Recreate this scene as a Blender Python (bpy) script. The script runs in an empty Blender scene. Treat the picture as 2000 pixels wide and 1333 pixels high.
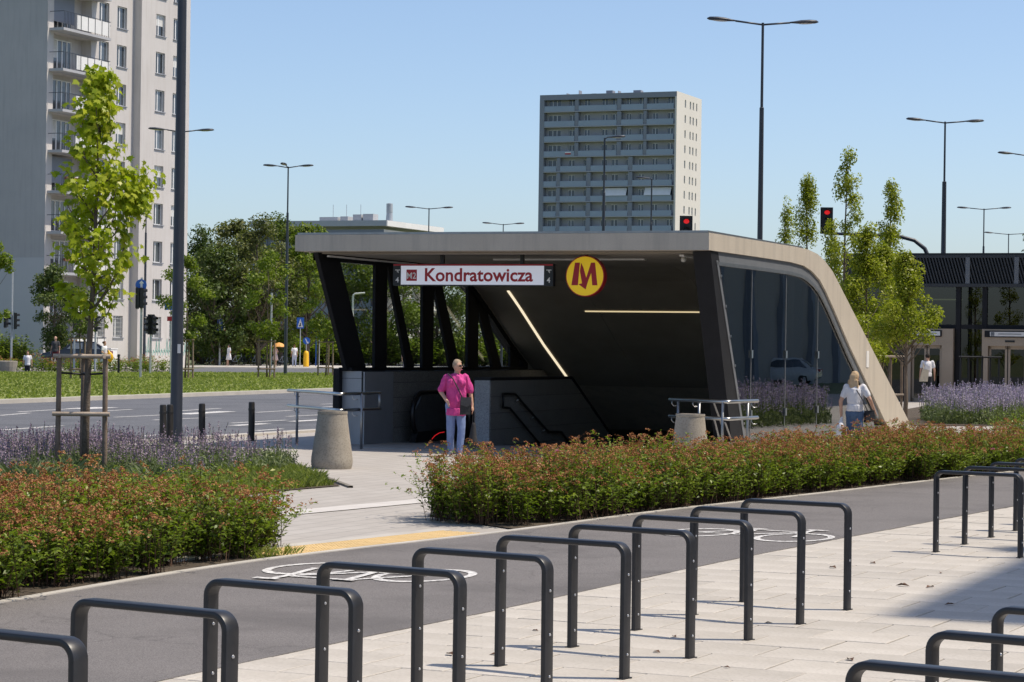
import bpy, bmesh, math, random
import numpy as np
from mathutils import Matrix, Vector, noise as mnoise

random.seed(7); RNG = np.random.default_rng(11)
scene = bpy.context.scene
COL = scene.collection
rad = math.radians

# ------------------------------------------------------------------ camera, sky, sun, exposure
FPX, CXP, CYP, CAMH = 4600.0, 1000.0, 666.5, 1.8
PITCH, ROLL = 13.5 / FPX, 0.014
cam = bpy.data.cameras.new('camera'); cam_o = bpy.data.objects.new('camera', cam); COL.objects.link(cam_o)
cam.sensor_width = 36.0; cam.lens = FPX / 2000 * 36.0; cam.clip_start = 0.2; cam.clip_end = 6000
CAMM = Matrix.Rotation(math.pi / 2 + PITCH, 3, 'X') @ Matrix.Rotation(ROLL, 3, 'Z')
cam_o.matrix_world = Matrix.Translation((0, 0, CAMH)) @ CAMM.to_4x4()
scene.camera = cam_o

SUN_EL, SUN_AZ = rad(60.5), rad(91)          # azimuth clockwise from +Y: the sun stands to the right
world = bpy.data.worlds.new('World'); scene.world = world; world.use_nodes = True
wn = world.node_tree; wn.nodes.clear()
sky = wn.nodes.new('ShaderNodeTexSky'); sky.sky_type = 'NISHITA'; sky.sun_disc = False
sky.sun_elevation = SUN_EL; sky.sun_rotation = SUN_AZ
sky.air_density = 0.75; sky.dust_density = 1.3; sky.ozone_density = 2.2; sky.altitude = 100
bg = wn.nodes.new('ShaderNodeBackground'); bg.inputs['Strength'].default_value = 0.12
wo = wn.nodes.new('ShaderNodeOutputWorld')
wn.links.new(sky.outputs[0], bg.inputs['Color']); wn.links.new(bg.outputs[0], wo.inputs['Surface'])
sun = bpy.data.lights.new('sun', 'SUN'); sun.energy = 3.3; sun.angle = rad(0.53); sun.color = (1.0, 0.90, 0.76)
sun_o = bpy.data.objects.new('sun', sun); COL.objects.link(sun_o)
sdir = Vector((math.cos(SUN_EL) * math.sin(SUN_AZ), math.cos(SUN_EL) * math.cos(SUN_AZ), math.sin(SUN_EL)))
sun_o.rotation_euler = sdir.to_track_quat('Z', 'Y').to_euler(); sun_o.location = (60, 0, 90)
vs = scene.view_settings
vs.view_transform = 'Standard'; vs.look = 'None'; vs.exposure = 0.5; vs.gamma = 1.0; vs.use_curve_mapping = False

# ------------------------------------------------------------------ surveying: photo point -> place on the ground / at a distance
def ray(x, y): return CAMM @ Vector(((x - CXP) / FPX, -(y - CYP) / FPX, -1.0))
def G(x, y, z=0.0):
    d = ray(x, y); t = (z - CAMH) / d.z
    return Vector((d.x * t, d.y * t, z))
def AT(x, y, Y):
    d = ray(x, y); t = Y / d.y
    return Vector((d.x * t, Y, d.z * t + CAMH))
TH = rad(22); AX = Vector((math.sin(TH), math.cos(TH), 0)); BX = Vector((-math.cos(TH), math.sin(TH), 0))
GRID = rad(68)                                # street grid: local x runs away along the street, local y to the left
P0 = Vector((3.206, 38.6, 0))                 # front right corner of the metro entrance
def W(a, b, z=0, o=P0): return Vector((o.x, o.y, 0)) + AX * a + BX * b + Vector((0, 0, z))

# ------------------------------------------------------------------ mesh helpers
class MB:
    def __init__(s): s.v = []; s.f = []
    def add(s, vs_, fs):
        n = len(s.v); s.v += [tuple(p) for p in vs_]; s.f += [tuple(i + n for i in f) for f in fs]; return s
    def box(s, x0, x1, y0, y1, z0, z1):
        return s.add([(x0,y0,z0),(x1,y0,z0),(x1,y1,z0),(x0,y1,z0),(x0,y0,z1),(x1,y0,z1),(x1,y1,z1),(x0,y1,z1)],
                     [(3,2,1,0),(4,5,6,7),(0,1,5,4),(1,2,6,5),(2,3,7,6),(3,0,4,7)])
    def quad(s, a, b, c, d): return s.add([a, b, c, d], [(0, 1, 2, 3)])
    def prism(s, poly, axis, c0, c1):
        """poly: 2D points in the two other axes (ccw); axis 0,1,2 extruded from c0 to c1"""
        def P(p, c):
            return (c, p[0], p[1]) if axis == 0 else (p[0], c, p[1]) if axis == 1 else (p[0], p[1], c)
        n = len(poly); vv = [P(p, c0) for p in poly] + [P(p, c1) for p in poly]
        fs = [tuple(range(n - 1, -1, -1)), tuple(range(n, 2 * n))] + [(i, (i + 1) % n, n + (i + 1) % n, n + i) for i in range(n)]
        return s.add(vv, fs)
    def tube(s, pts, radii, n=8, cap=True):
        pts = [Vector(p) for p in pts]
        if not hasattr(radii, '__len__'): radii = [radii] * len(pts)
        up = None; base = len(s.v); k = len(pts)
        for i, p in enumerate(pts):
            d = (pts[min(i + 1, k - 1)] - pts[max(i - 1, 0)])
            d = d.normalized() if d.length > 1e-9 else Vector((0, 0, 1))
            if up is None: up = d.orthogonal().normalized()
            else:
                up = up - d * up.dot(d); up = up.normalized() if up.length > 1e-6 else d.orthogonal().normalized()
            w = d.cross(up)
            for j in range(n):
                a = 2 * math.pi * j / n
                s.v.append(tuple(p + (up * math.cos(a) + w * math.sin(a)) * radii[i]))
        for i in range(k - 1):
            for j in range(n):
                j2 = (j + 1) % n
                s.f.append((base + i * n + j, base + i * n + j2, base + (i + 1) * n + j2, base + (i + 1) * n + j))
        if cap:
            s.f.append(tuple(base + j for j in range(n - 1, -1, -1))); s.f.append(tuple(base + (k - 1) * n + j for j in range(n)))
        return s
    def sweep(s, pts, prof, side):
        """rectangular/rounded profile (u,v): u along 'side', v across the path"""
        pts = [Vector(p) for p in pts]; side = Vector(side).normalized(); k = len(pts); n = len(prof); base = len(s.v)
        for i, p in enumerate(pts):
            d0 = (pts[i] - pts[i - 1]).normalized() if i else (pts[1] - pts[0]).normalized()
            d1 = (pts[i + 1] - pts[i]).normalized() if i < k - 1 else d0
            t = (d0 + d1).normalized(); w = t.cross(side); sc = 1.0 / max(0.5, t.dot(d1))
            for u, v in prof: s.v.append(tuple(p + side * u + w * v * sc))
        for i in range(k - 1):
            for j in range(n):
                j2 = (j + 1) % n
                s.f.append((base + i * n + j, base + i * n + j2, base + (i + 1) * n + j2, base + (i + 1) * n + j))
        s.f.append(tuple(base + j for j in range(n - 1, -1, -1))); s.f.append(tuple(base + (k - 1) * n + j for j in range(n)))
        return s
    def lathe(s, prof, n=24, c=(0, 0, 0), close=True):
        base = len(s.v); k = len(prof)
        for r, z in prof:
            for j in range(n):
                a = 2 * math.pi * j / n; s.v.append((c[0] + r * math.cos(a), c[1] + r * math.sin(a), c[2] + z))
        for i in range(k - 1):
            for j in range(n):
                j2 = (j + 1) % n
                s.f.append((base + i * n + j, base + i * n + j2, base + (i + 1) * n + j2, base + (i + 1) * n + j))
        if close:
            s.f.append(tuple(base + j for j in range(n - 1, -1, -1))); s.f.append(tuple(base + (k - 1) * n + j for j in range(n)))
        return s
    def ell(s, c, r, n=12, m=8):
        base = len(s.v); c = Vector(c)
        r = (r, r, r) if not hasattr(r, '__len__') else r
        s.v.append((c.x, c.y, c.z - r[2]))
        for i in range(1, m):
            ph = -math.pi / 2 + math.pi * i / m
            for j in range(n):
                a = 2 * math.pi * j / n
                s.v.append((c.x + r[0] * math.cos(ph) * math.cos(a), c.y + r[1] * math.cos(ph) * math.sin(a), c.z + r[2] * math.sin(ph)))
        s.v.append((c.x, c.y, c.z + r[2])); top = len(s.v) - 1
        for j in range(n):
            j2 = (j + 1) % n
            s.f.append((base, base + 1 + j2, base + 1 + j))
            for i in range(m - 2):
                q = base + 1 + i * n; s.f.append((q + j, q + j2, q + n + j2, q + n + j))
            q = base + 1 + (m - 2) * n; s.f.append((q + j, q + j2, top))
        return s
    def cap(s, p0, r0, p1, r1, n=10):
        p0, p1 = Vector(p0), Vector(p1); d = p1 - p0; L = d.length
        u = d.normalized() if L > 1e-6 else Vector((0, 0, 1))
        pts = []; rr = []
        for a in (-80, -55, -25): pts.append(p0 + u * r0 * math.sin(rad(a))); rr.append(r0 * math.cos(rad(a)))
        pts += [p0, p1]; rr += [r0, r1]
        for a in (25, 55, 80): pts.append(p1 + u * r1 * math.sin(rad(a))); rr.append(r1 * math.cos(rad(a)))
        return s.tube(pts, rr, n)
    def mesh(s, name, smooth=False, angle=None):
        me = bpy.data.meshes.new(name); me.from_pydata(s.v, [], s.f); me.validate()
        if smooth: me.polygons.foreach_set('use_smooth', [True] * len(me.polygons))
        if angle is not None:
            me.polygons.foreach_set('use_smooth', [True] * len(me.polygons))
            try: me.set_sharp_from_angle(angle=rad(angle))
            except Exception: pass
        return me

def obj(name, me, mat=None, parent=None, loc=None, rz=None, label=None, cat=None, group=None, kind=None):
    if isinstance(me, MB): me = me.mesh(name)
    o = bpy.data.objects.new(name, me); COL.objects.link(o)
    if mat is not None and me is not None and not me.materials:
        me.materials.append(mat)
    if parent: o.parent = parent
    if loc is not None: o.location = loc
    if rz is not None: o.rotation_euler = (0, 0, rz)
    for k_, v_ in (('label', label), ('category', cat), ('group', group), ('kind', kind)):
        if v_: o[k_] = v_
    return o
def empty(name, loc, rz=0, label=None, cat=None, group=None):
    o = obj(name, None, None, None, loc, rz, label, cat, group); o.empty_display_size = 0.1; return o
def copy_tree(o, parent=None, **props):
    c = o.copy(); COL.objects.link(c); c.parent = parent
    for k_, v_ in props.items(): c[k_] = v_
    for ch in list(o.children): copy_tree(ch, c)
    return c

def np_mesh(name, verts, faces, val=None):
    """verts (n,3), faces (m,k) arrays; val: one number per vertex stored as attribute 'v'"""
    verts = np.asarray(verts, dtype=np.float32); faces = np.asarray(faces, dtype=np.int32)
    me = bpy.data.meshes.new(name); m, k = faces.shape
    me.vertices.add(len(verts)); me.vertices.foreach_set('co', verts.ravel())
    me.loops.add(m * k); me.loops.foreach_set('vertex_index', faces.ravel())
    me.polygons.add(m); me.polygons.foreach_set('loop_start', np.arange(0, m * k, k, dtype=np.int32))
    try: me.polygons.foreach_set('loop_total', np.full(m, k, dtype=np.int32))
    except Exception: pass
    me.update(calc_edges=True)
    if val is not None:
        at = me.attributes.new('v', 'FLOAT', 'POINT'); at.data.foreach_set('value', np.asarray(val, dtype=np.float32))
    return me

def unit(a): return a / np.maximum(np.linalg.norm(a, axis=1, keepdims=True), 1e-9)
def leaf_mesh(name, c, nrm, L, Wd, fold=0.18, tdir=None, val=None):
    """folded diamond leaves: centres c, facing nrm, length L, width Wd (arrays)"""
    c = np.asarray(c, float); N = len(c); nrm = unit(np.asarray(nrm, float))
    t = RNG.normal(size=(N, 3)) if tdir is None else np.asarray(tdir, float) + RNG.normal(size=(N, 3)) * 0.35
    t = unit(t - nrm * np.sum(t * nrm, axis=1, keepdims=True)); s = np.cross(nrm, t)
    L = np.broadcast_to(np.asarray(L, float), (N,))[:, None]; Wd = np.broadcast_to(np.asarray(Wd, float), (N,))[:, None]
    b = c - t * L * 0.5; tip = c + t * L * 0.5 - nrm * L * 0.12
    l = c + s * Wd * 0.5 + nrm * Wd * fold; r = c - s * Wd * 0.5 + nrm * Wd * fold
    v = np.stack([b, l, tip, r], axis=1).reshape(-1, 3)
    f = np.arange(4 * N).reshape(N, 4)
    if val is None: val = RNG.random(N)
    return np_mesh(name, v, f, np.repeat(val, 4))

# ------------------------------------------------------------------ materials
def new_mat(name):
    m = bpy.data.materials.new(name); m.use_nodes = True; n = m.node_tree; return m, n, n.nodes['Principled BSDF']
def tc(n, kind='Object'):
    t = n.nodes.new('ShaderNodeTexCoord'); return t.outputs[kind]
def noise_tex(n, vec, scale, detail=4, rough=0.55):
    t = n.nodes.new('ShaderNodeTexNoise'); t.inputs['Scale'].default_value = scale; t.inputs['Detail'].default_value = detail
    t.inputs['Roughness'].default_value = rough; n.links.new(vec, t.inputs['Vector']); return t.outputs['Fac']
def mixc(n, fac, c1, c2):
    m = n.nodes.new('ShaderNodeMix'); m.data_type = 'RGBA'
    for sck, val in ((m.inputs[6], c1), (m.inputs[7], c2)):
        if hasattr(val, 'is_linked'): n.links.new(val, sck)
        else: sck.default_value = (*val, 1)
    if hasattr(fac, 'is_linked'): n.links.new(fac, m.inputs[0])
    else: m.inputs[0].default_value = fac
    return m.outputs[2]
def ramp(n, fac, stops):
    r = n.nodes.new('ShaderNodeValToRGB'); e = r.color_ramp.elements
    while len(e) > len(stops): e.remove(e[-1])
    while len(e) < len(stops): e.new(0.5)
    for el, (p, c) in zip(e, stops): el.position = p; el.color = (*c, 1) if len(c) == 3 else c
    n.links.new(fac, r.inputs[0]); return r.outputs[0]
def bump(n, p, h, strength=0.3, dist=0.02):
    b = n.nodes.new('ShaderNodeBump'); b.inputs['Strength'].default_value = strength; b.inputs['Distance'].default_value = dist
    n.links.new(h, b.inputs['Height']); n.links.new(b.outputs[0], p.inputs['Normal'])
def pm(name, c1, c2=None, scale=3.0, rough=0.7, bmp=0.0, bscale=40, bdist=0.01, metal=0.0, spec=0.5, streak=None, rand=0.0, coord='Object', speck=None):
    m, n, p = new_mat(name); p.inputs['Roughness'].default_value = rough; p.inputs['Metallic'].default_value = metal
    p.inputs['Specular IOR Level'].default_value = spec
    vec = tc(n, coord); out = None
    if c2 is not None:
        f = noise_tex(n, vec, scale, 6, 0.6); f = ramp(n, f, [(0.3, (0, 0, 0)), (0.7, (1, 1, 1))]); out = mixc(n, f, c1, c2)
    else: p.inputs['Base Color'].default_value = (*c1, 1)
    if speck:                                   # fine grains: (colour, scale, amount)
        f = noise_tex(n, vec, speck[1], 2, 0.5); f = ramp(n, f, [(0.5, (0, 0, 0)), (0.62, (speck[2],) * 3)])
        out = mixc(n, f, out if out is not None else c1, speck[0])
    if streak:                                  # run-off stains down a wall: (colour, amount)
        mp = n.nodes.new('ShaderNodeMapping'); mp.inputs['Scale'].default_value = (2.6, 2.6, 0.22); n.links.new(vec, mp.inputs[0])
        f = noise_tex(n, mp.outputs[0], 1.6, 5, 0.65); f = ramp(n, f, [(0.48, (0, 0, 0)), (0.75, (streak[1],) * 3)])
        out = mixc(n, f, out if out is not None else c1, streak[0])
    if rand:
        oi = n.nodes.new('ShaderNodeObjectInfo'); mr = n.nodes.new('ShaderNodeMapRange')
        mr.inputs['To Min'].default_value = 1 - rand; mr.inputs['To Max'].default_value = 1 + rand
        n.links.new(oi.outputs['Random'], mr.inputs['Value'])
        hs = n.nodes.new('ShaderNodeHueSaturation'); n.links.new(mr.outputs[0], hs.inputs['Value'])
        if out is not None: n.links.new(out, hs.inputs['Color'])
        else: hs.inputs['Color'].default_value = (*c1, 1)
        out = hs.outputs[0]
    if out is not None: n.links.new(out, p.inputs['Base Color'])
    if bmp: bump(n, p, noise_tex(n, vec, bscale, 4, 0.6), bmp, bdist)
    return m
def leaf_mat(name, stops, trans=0.45, rough=0.5, tcol=(1.0, 1.15, 0.45)):
    """leaf: colour by the leaf's own number, light passing through"""
    m, n, p = new_mat(name); p.inputs['Roughness'].default_value = rough; p.inputs['Specular IOR Level'].default_value = 0.35
    at = n.nodes.new('ShaderNodeAttribute'); at.attribute_name = 'v'
    c = ramp(n, at.outputs['Fac'], stops); n.links.new(c, p.inputs['Base Color'])
    tr = n.nodes.new('ShaderNodeBsdfTranslucent'); mu = n.nodes.new('ShaderNodeMix'); mu.data_type = 'RGBA'; mu.blend_type = 'MULTIPLY'
    mu.inputs[0].default_value = 1.0; n.links.new(c, mu.inputs[6]); mu.inputs[7].default_value = (*tcol, 1); n.links.new(mu.outputs[2], tr.inputs['Color'])
    mx = n.nodes.new('ShaderNodeMixShader'); mx.inputs[0].default_value = trans
    o = n.nodes['Material Output']; n.links.new(p.outputs[0], mx.inputs[1]); n.links.new(tr.outputs[0], mx.inputs[2]); n.links.new(mx.outputs[0], o.inputs['Surface'])
    return m
def glass_mat(name, tint=(0.7, 0.76, 0.75), refl=1.0, ior=1.5, rough=0.0, base=0.0, wave=0.0):
    m, n, p = new_mat(name); n.nodes.remove(p)
    t = n.nodes.new('ShaderNodeBsdfTransparent'); t.inputs['Color'].default_value = (*tint, 1)
    g = n.nodes.new('ShaderNodeBsdfGlossy'); g.inputs['Roughness'].default_value = rough; g.inputs['Color'].default_value = (refl, refl, refl, 1)
    # Schlick reflectance, the same from both sides of the pane
    lw = n.nodes.new('ShaderNodeLayerWeight'); lw.inputs['Blend'].default_value = 0.5
    pw = n.nodes.new('ShaderNodeMath'); pw.operation = 'POWER'; pw.inputs[1].default_value = 5.0; n.links.new(lw.outputs['Facing'], pw.inputs[0])
    if wave:
        b = n.nodes.new('ShaderNodeBump'); b.inputs['Strength'].default_value = wave; b.inputs['Distance'].default_value = 0.05
        n.links.new(noise_tex(n, tc(n), 0.5, 2), b.inputs['Height']); n.links.new(b.outputs[0], g.inputs['Normal'])
    ad = n.nodes.new('ShaderNodeMath'); ad.operation = 'MULTIPLY_ADD'; ad.inputs[1].default_value = 0.95; ad.inputs[2].default_value = 0.04 + base; ad.use_clamp = True; n.links.new(pw.outputs[0], ad.inputs[0])
    mx = n.nodes.new('ShaderNodeMixShader'); n.links.new(ad.outputs[0], mx.inputs[0]); n.links.new(t.outputs[0], mx.inputs[1]); n.links.new(g.outputs[0], mx.inputs[2])
    n.links.new(mx.outputs[0], n.nodes['Material Output'].inputs['Surface']); return m
def emit_mat(name, col, strength, base=(0.8, 0.8, 0.8)):
    m, n, p = new_mat(name); p.inputs['Base Color'].default_value = (*base, 1)
    p.inputs['Emission Color'].default_value = (*col, 1); p.inputs['Emission Strength'].default_value = strength; return m
def brick_mat(name, c1, c2, cm, bw, bh, mortar=0.006, rough=0.8, bmp=0.25, noise_c=None):
    m, n, p = new_mat(name); p.inputs['Roughness'].default_value = rough; vec = tc(n)
    b = n.nodes.new('ShaderNodeTexBrick'); b.inputs['Scale'].default_value = 1.0
    b.inputs['Brick Width'].default_value = bw; b.inputs['Row Height'].default_value = bh; b.inputs['Mortar Size'].default_value = mortar
    b.inputs['Color1'].default_value = (*c1, 1); b.inputs['Color2'].default_value = (*c2, 1); b.inputs['Mortar'].default_value = (*cm, 1)
    b.inputs['Bias'].default_value = 0.0; n.links.new(vec, b.inputs['Vector']); out = b.outputs['Color']
    if noise_c:
        f = ramp(n, noise_tex(n, vec, 1.1, 6, 0.65), [(0.42, (0, 0, 0)), (0.75, (0.6,) * 3)]); out = mixc(n, f, out, noise_c)
    n.links.new(out, p.inputs['Base Color'])
    inv = n.nodes.new('ShaderNodeMath'); inv.operation = 'SUBTRACT'; inv.inputs[0].default_value = 1.0; n.links.new(b.outputs['Fac'], inv.inputs[1])
    bump(n, p, inv.outputs[0], bmp, 0.01); return m

def asphalt(name, c1, c2, scale, rough, *a, **k):
    """tarmac: stone grains, large worn patches, hairline cracks and darker stains"""
    m, n, p = new_mat(name); p.inputs['Roughness'].default_value = rough; p.inputs['Specular IOR Level'].default_value = 0.3; vec = tc(n)
    base = mixc(n, ramp(n, noise_tex(n, vec, scale, 7, 0.7), [(0.34, (0, 0, 0)), (0.68, (1, 1, 1))]), c1, c2)
    base = mixc(n, ramp(n, noise_tex(n, vec, 170, 2, 0.6), [(0.46, (0, 0, 0)), (0.64, (0.75,) * 3)]), base, tuple(v * 1.75 for v in c2))
    base = mixc(n, ramp(n, noise_tex(n, vec, 95, 2, 0.6), [(0.50, (0, 0, 0)), (0.66, (0.7,) * 3)]), base, tuple(v * 0.42 for v in c1))
    base = mixc(n, ramp(n, noise_tex(n, vec, 0.45, 5, 0.65), [(0.50, (0, 0, 0)), (0.66, (0.6,) * 3)]), base, tuple(v * 0.72 for v in c1))
    vo = n.nodes.new('ShaderNodeTexVoronoi'); vo.feature = 'DISTANCE_TO_EDGE'; vo.inputs['Scale'].default_value = 0.33
    mp = n.nodes.new('ShaderNodeVectorMath'); mp.operation = 'ADD'; nz = n.nodes.new('ShaderNodeTexNoise'); nz.inputs['Scale'].default_value = 1.4; nz.inputs['Detail'].default_value = 6
    n.links.new(vec, nz.inputs['Vector']); n.links.new(vec, mp.inputs[0]); n.links.new(nz.outputs['Color'], mp.inputs[1]); n.links.new(mp.outputs[0], vo.inputs['Vector'])
    ck = ramp(n, vo.outputs['Distance'], [(0.0, (0.40,) * 3), (0.005, (0, 0, 0))]); base = mixc(n, ck, base, tuple(v * 0.35 for v in c1))
    n.links.new(base, p.inputs['Base Color']); bump(n, p, noise_tex(n, vec, 170, 3, 0.6), 0.5, 0.006); return m
M = {}
M['asphalt_path'] = asphalt('asphalt_path', (0.142, 0.132, 0.128), (0.172, 0.160, 0.155), 1.2, 0.85, 0.5, 160, 0.006, speck=((0.17, 0.16, 0.155), 240, 0.5))
M['asphalt_road'] = asphalt('asphalt_road', (0.10, 0.105, 0.118), (0.13, 0.133, 0.145), 0.5, 0.8, 0.3, 60, 0.01)
M['slab'] = pm('slab', (0.42, 0.385, 0.335), (0.54, 0.50, 0.445), 1.3, 0.85, 0.3, 90, 0.004, rand=0.07, speck=((0.33, 0.30, 0.255), 42, 0.35))
M['joint'] = pm('joint', (0.13, 0.115, 0.095), (0.26, 0.235, 0.20), 8, 0.95)
M['plaza'] = brick_mat('plaza', (0.40, 0.37, 0.335), (0.445, 0.415, 0.38), (0.25, 0.235, 0.215), 0.5, 0.25, 0.008, noise_c=(0.34, 0.31, 0.28))
M['white_band'] = pm('white_band', (0.52, 0.49, 0.46), (0.60, 0.575, 0.54), 3, 0.8)
M['paint'] = pm('paint', (0.60, 0.585, 0.56), (0.76, 0.745, 0.72), 5, 0.7, speck=((0.20, 0.19, 0.185), 22, 0.75))
M['tactile'] = pm('tactile', (0.56, 0.385, 0.16), (0.65, 0.47, 0.23), 3, 0.75, rand=0.05)
M['kerb'] = pm('kerb', (0.42, 0.395, 0.355), (0.52, 0.49, 0.445), 1.5, 0.85, 0.2, 50)
M['soil'] = pm('soil', (0.055, 0.042, 0.03), (0.11, 0.085, 0.06), 4, 0.95, 0.8, 30, 0.03)
M['lawn'] = pm('lawn', (0.18, 0.225, 0.045), (0.26, 0.295, 0.075), 0.7, 0.9, 0.8, 14, 0.08, speck=((0.25, 0.27, 0.09), 7, 0.6))
M['ground'] = pm('ground', (0.10, 0.14, 0.04), (0.16, 0.16, 0.08), 0.05, 0.95)
M['concrete'] = pm('concrete', (0.49, 0.435, 0.36), (0.55, 0.495, 0.415), 0.9, 0.8, 0.15, 30, 0.004, streak=((0.33, 0.30, 0.26), 0.62), speck=((0.33, 0.3, 0.26), 70, 0.25))
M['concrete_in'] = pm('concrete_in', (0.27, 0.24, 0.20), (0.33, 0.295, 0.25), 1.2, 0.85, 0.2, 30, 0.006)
M['granite'] = pm('granite', (0.15, 0.145, 0.14), (0.20, 0.195, 0.185), 3, 0.45, speck=((0.42, 0.41, 0.39), 75, 0.9), rand=0.06)
M['granite_light'] = pm('granite_light', (0.30, 0.31, 0.33), (0.38, 0.39, 0.41), 3, 0.45, speck=((0.12, 0.12, 0.13), 75, 0.8))
M['steel_panel'] = pm('steel_panel', (0.33, 0.345, 0.37), (0.38, 0.395, 0.42), 2, 0.4, metal=0.3)
M['dark_frame'] = pm('dark_frame', (0.012, 0.0125, 0.015), (0.017, 0.0175, 0.021), 3, 0.65, spec=0.25)
M['grey_frame'] = pm('grey_frame', (0.14, 0.15, 0.165), (0.17, 0.18, 0.195), 3, 0.5)
M['black'] = pm('black', (0.012, 0.012, 0.013), None, rough=0.5)
M['rubber'] = pm('rubber', (0.008, 0.008, 0.009), None, rough=0.35)
M['steel'] = pm('steel', (0.55, 0.55, 0.54), None, rough=0.28, metal=1.0)
M['steel_dull'] = pm('steel_dull', (0.30, 0.31, 0.32), (0.38, 0.39, 0.40), 6, rough=0.42, metal=0.9)
M['rack'] = pm('rack', (0.015, 0.0155, 0.018), (0.022, 0.0225, 0.026), 14, 0.40, 0.12, 180, 0.002)
M['screw'] = pm('screw', (0.55, 0.56, 0.58), None, rough=0.35, metal=0.8)
M['lamp_paint'] = pm('lamp_paint', (0.030, 0.037, 0.052), (0.040, 0.047, 0.062), 4, 0.45)
M['lens'] = pm('lens', (0.55, 0.55, 0.58), None, rough=0.2)
M['entry_glass'] = glass_mat('entry_glass', (0.90, 0.93, 0.92), 0.8, 1.45, 0.0, 0.0, wave=0.02)
M['side_glass'] = glass_mat('side_glass', (0.38, 0.41, 0.41), 0.95, 1.5, 0.0, 0.07, wave=0.05)
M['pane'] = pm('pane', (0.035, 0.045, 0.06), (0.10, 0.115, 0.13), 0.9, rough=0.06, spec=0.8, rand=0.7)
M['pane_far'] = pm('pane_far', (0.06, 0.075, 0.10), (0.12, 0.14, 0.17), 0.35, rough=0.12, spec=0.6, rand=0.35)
M['pav_glass'] = glass_mat('pav_glass', (0.22, 0.27, 0.26), 0.9, 1.55, 0.0, 0.03)
M['white_pvc'] = pm('white_pvc', (0.78, 0.78, 0.77), None, rough=0.4)
M['curtain'] = pm('curtain', (0.55, 0.55, 0.53), (0.68, 0.67, 0.64), 6, 0.9)
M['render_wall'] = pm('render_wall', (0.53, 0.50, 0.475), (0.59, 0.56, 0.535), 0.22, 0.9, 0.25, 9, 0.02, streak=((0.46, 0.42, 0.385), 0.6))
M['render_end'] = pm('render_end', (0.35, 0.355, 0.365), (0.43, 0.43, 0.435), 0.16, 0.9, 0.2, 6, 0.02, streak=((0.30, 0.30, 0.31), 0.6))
M['render_base'] = pm('render_base', (0.42, 0.435, 0.455), (0.46, 0.47, 0.485), 0.2, 0.9)
M['balcony_panel'] = pm('balcony_panel', (0.70, 0.69, 0.67), (0.78, 0.77, 0.75), 0.8, 0.6)
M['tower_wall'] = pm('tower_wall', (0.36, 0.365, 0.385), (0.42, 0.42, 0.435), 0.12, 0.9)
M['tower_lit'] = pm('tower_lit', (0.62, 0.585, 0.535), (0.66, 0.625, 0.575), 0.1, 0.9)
M['tower_grey'] = pm('tower_grey', (0.24, 0.26, 0.30), None, rough=0.9)
M['tower_rail'] = pm('tower_rail', (0.27, 0.335, 0.41), (0.32, 0.385, 0.46), 0.15, 0.5)
M['bark'] = pm('bark', (0.10, 0.075, 0.055), (0.17, 0.135, 0.105), 9, 0.9, 0.8, 30, 0.02)
M['stake'] = pm('stake', (0.16, 0.115, 0.085), (0.27, 0.205, 0.155), 8, 0.9, 0.6, 40, 0.01)
M['stake_rail'] = pm('stake_rail', (0.33, 0.26, 0.20), (0.46, 0.38, 0.30), 8, 0.9, 0.4, 40, 0.01)
M['bollard'] = pm('bollard', (0.012, 0.011, 0.011), (0.022, 0.02, 0.018), 8, 0.6)
M['bin'] = pm('bin', (0.30, 0.265, 0.215), (0.40, 0.36, 0.30), 2.5, 0.92, 0.5, 55, 0.008, speck=((0.2, 0.175, 0.14), 45, 0.5), streak=((0.24, 0.21, 0.17), 0.6))
M['sign_white'] = emit_mat('sign_white', (0.80, 0.84, 1.0), 0.20, (0.66, 0.68, 0.74))
M['sign_red'] = pm('sign_red', (0.40, 0.012, 0.022), None, rough=0.4)
M['logo_yellow'] = pm('logo_yellow', (0.75, 0.52, 0.01), None, rough=0.4)
M['logo_yellow_lit'] = emit_mat('logo_yellow_lit', (0.9, 0.6, 0.02), 0.17, (0.74, 0.52, 0.015))
M['sign_black'] = pm('sign_black', (0.012, 0.012, 0.014), None, rough=0.4)
M['sign_text_white'] = pm('sign_text_white', (0.75, 0.75, 0.75), None, rough=0.5)
M['lamp_strip'] = emit_mat('lamp_strip', (1.0, 0.80, 0.45), 0.5)
M['lamp_strip_side'] = emit_mat('lamp_strip_side', (1.0, 0.86, 0.60), 0.7)
M['red_glow'] = emit_mat('red_glow', (1.0, 0.02, 0.025), 0.42, (0.3, 0.02, 0.02))
M['red_dim'] = pm('red_dim', (0.12, 0.01, 0.01), None, rough=0.3)
M['lens_dark'] = pm('lens_dark', (0.02, 0.02, 0.02), None, rough=0.2)
M['zinc'] = pm('zinc', (0.42, 0.44, 0.46), (0.50, 0.52, 0.54), 5, 0.5, metal=0.4)
M['blue_sign'] = pm('blue_sign', (0.02, 0.12, 0.50), None, rough=0.4)
M['yellow'] = pm('yellow', (0.85, 0.47, 0.01), None, rough=0.45)
M['beige_panel'] = pm('beige_panel', (0.36, 0.285, 0.21), (0.41, 0.33, 0.25), 1.2, 0.6)
M['interior'] = pm('interior', (0.12, 0.12, 0.12), None, rough=0.9)
M['louvre'] = pm('louvre', (0.045, 0.047, 0.052), None, rough=0.5, metal=0.2)
M['fruit_leaf'] = None
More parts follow.
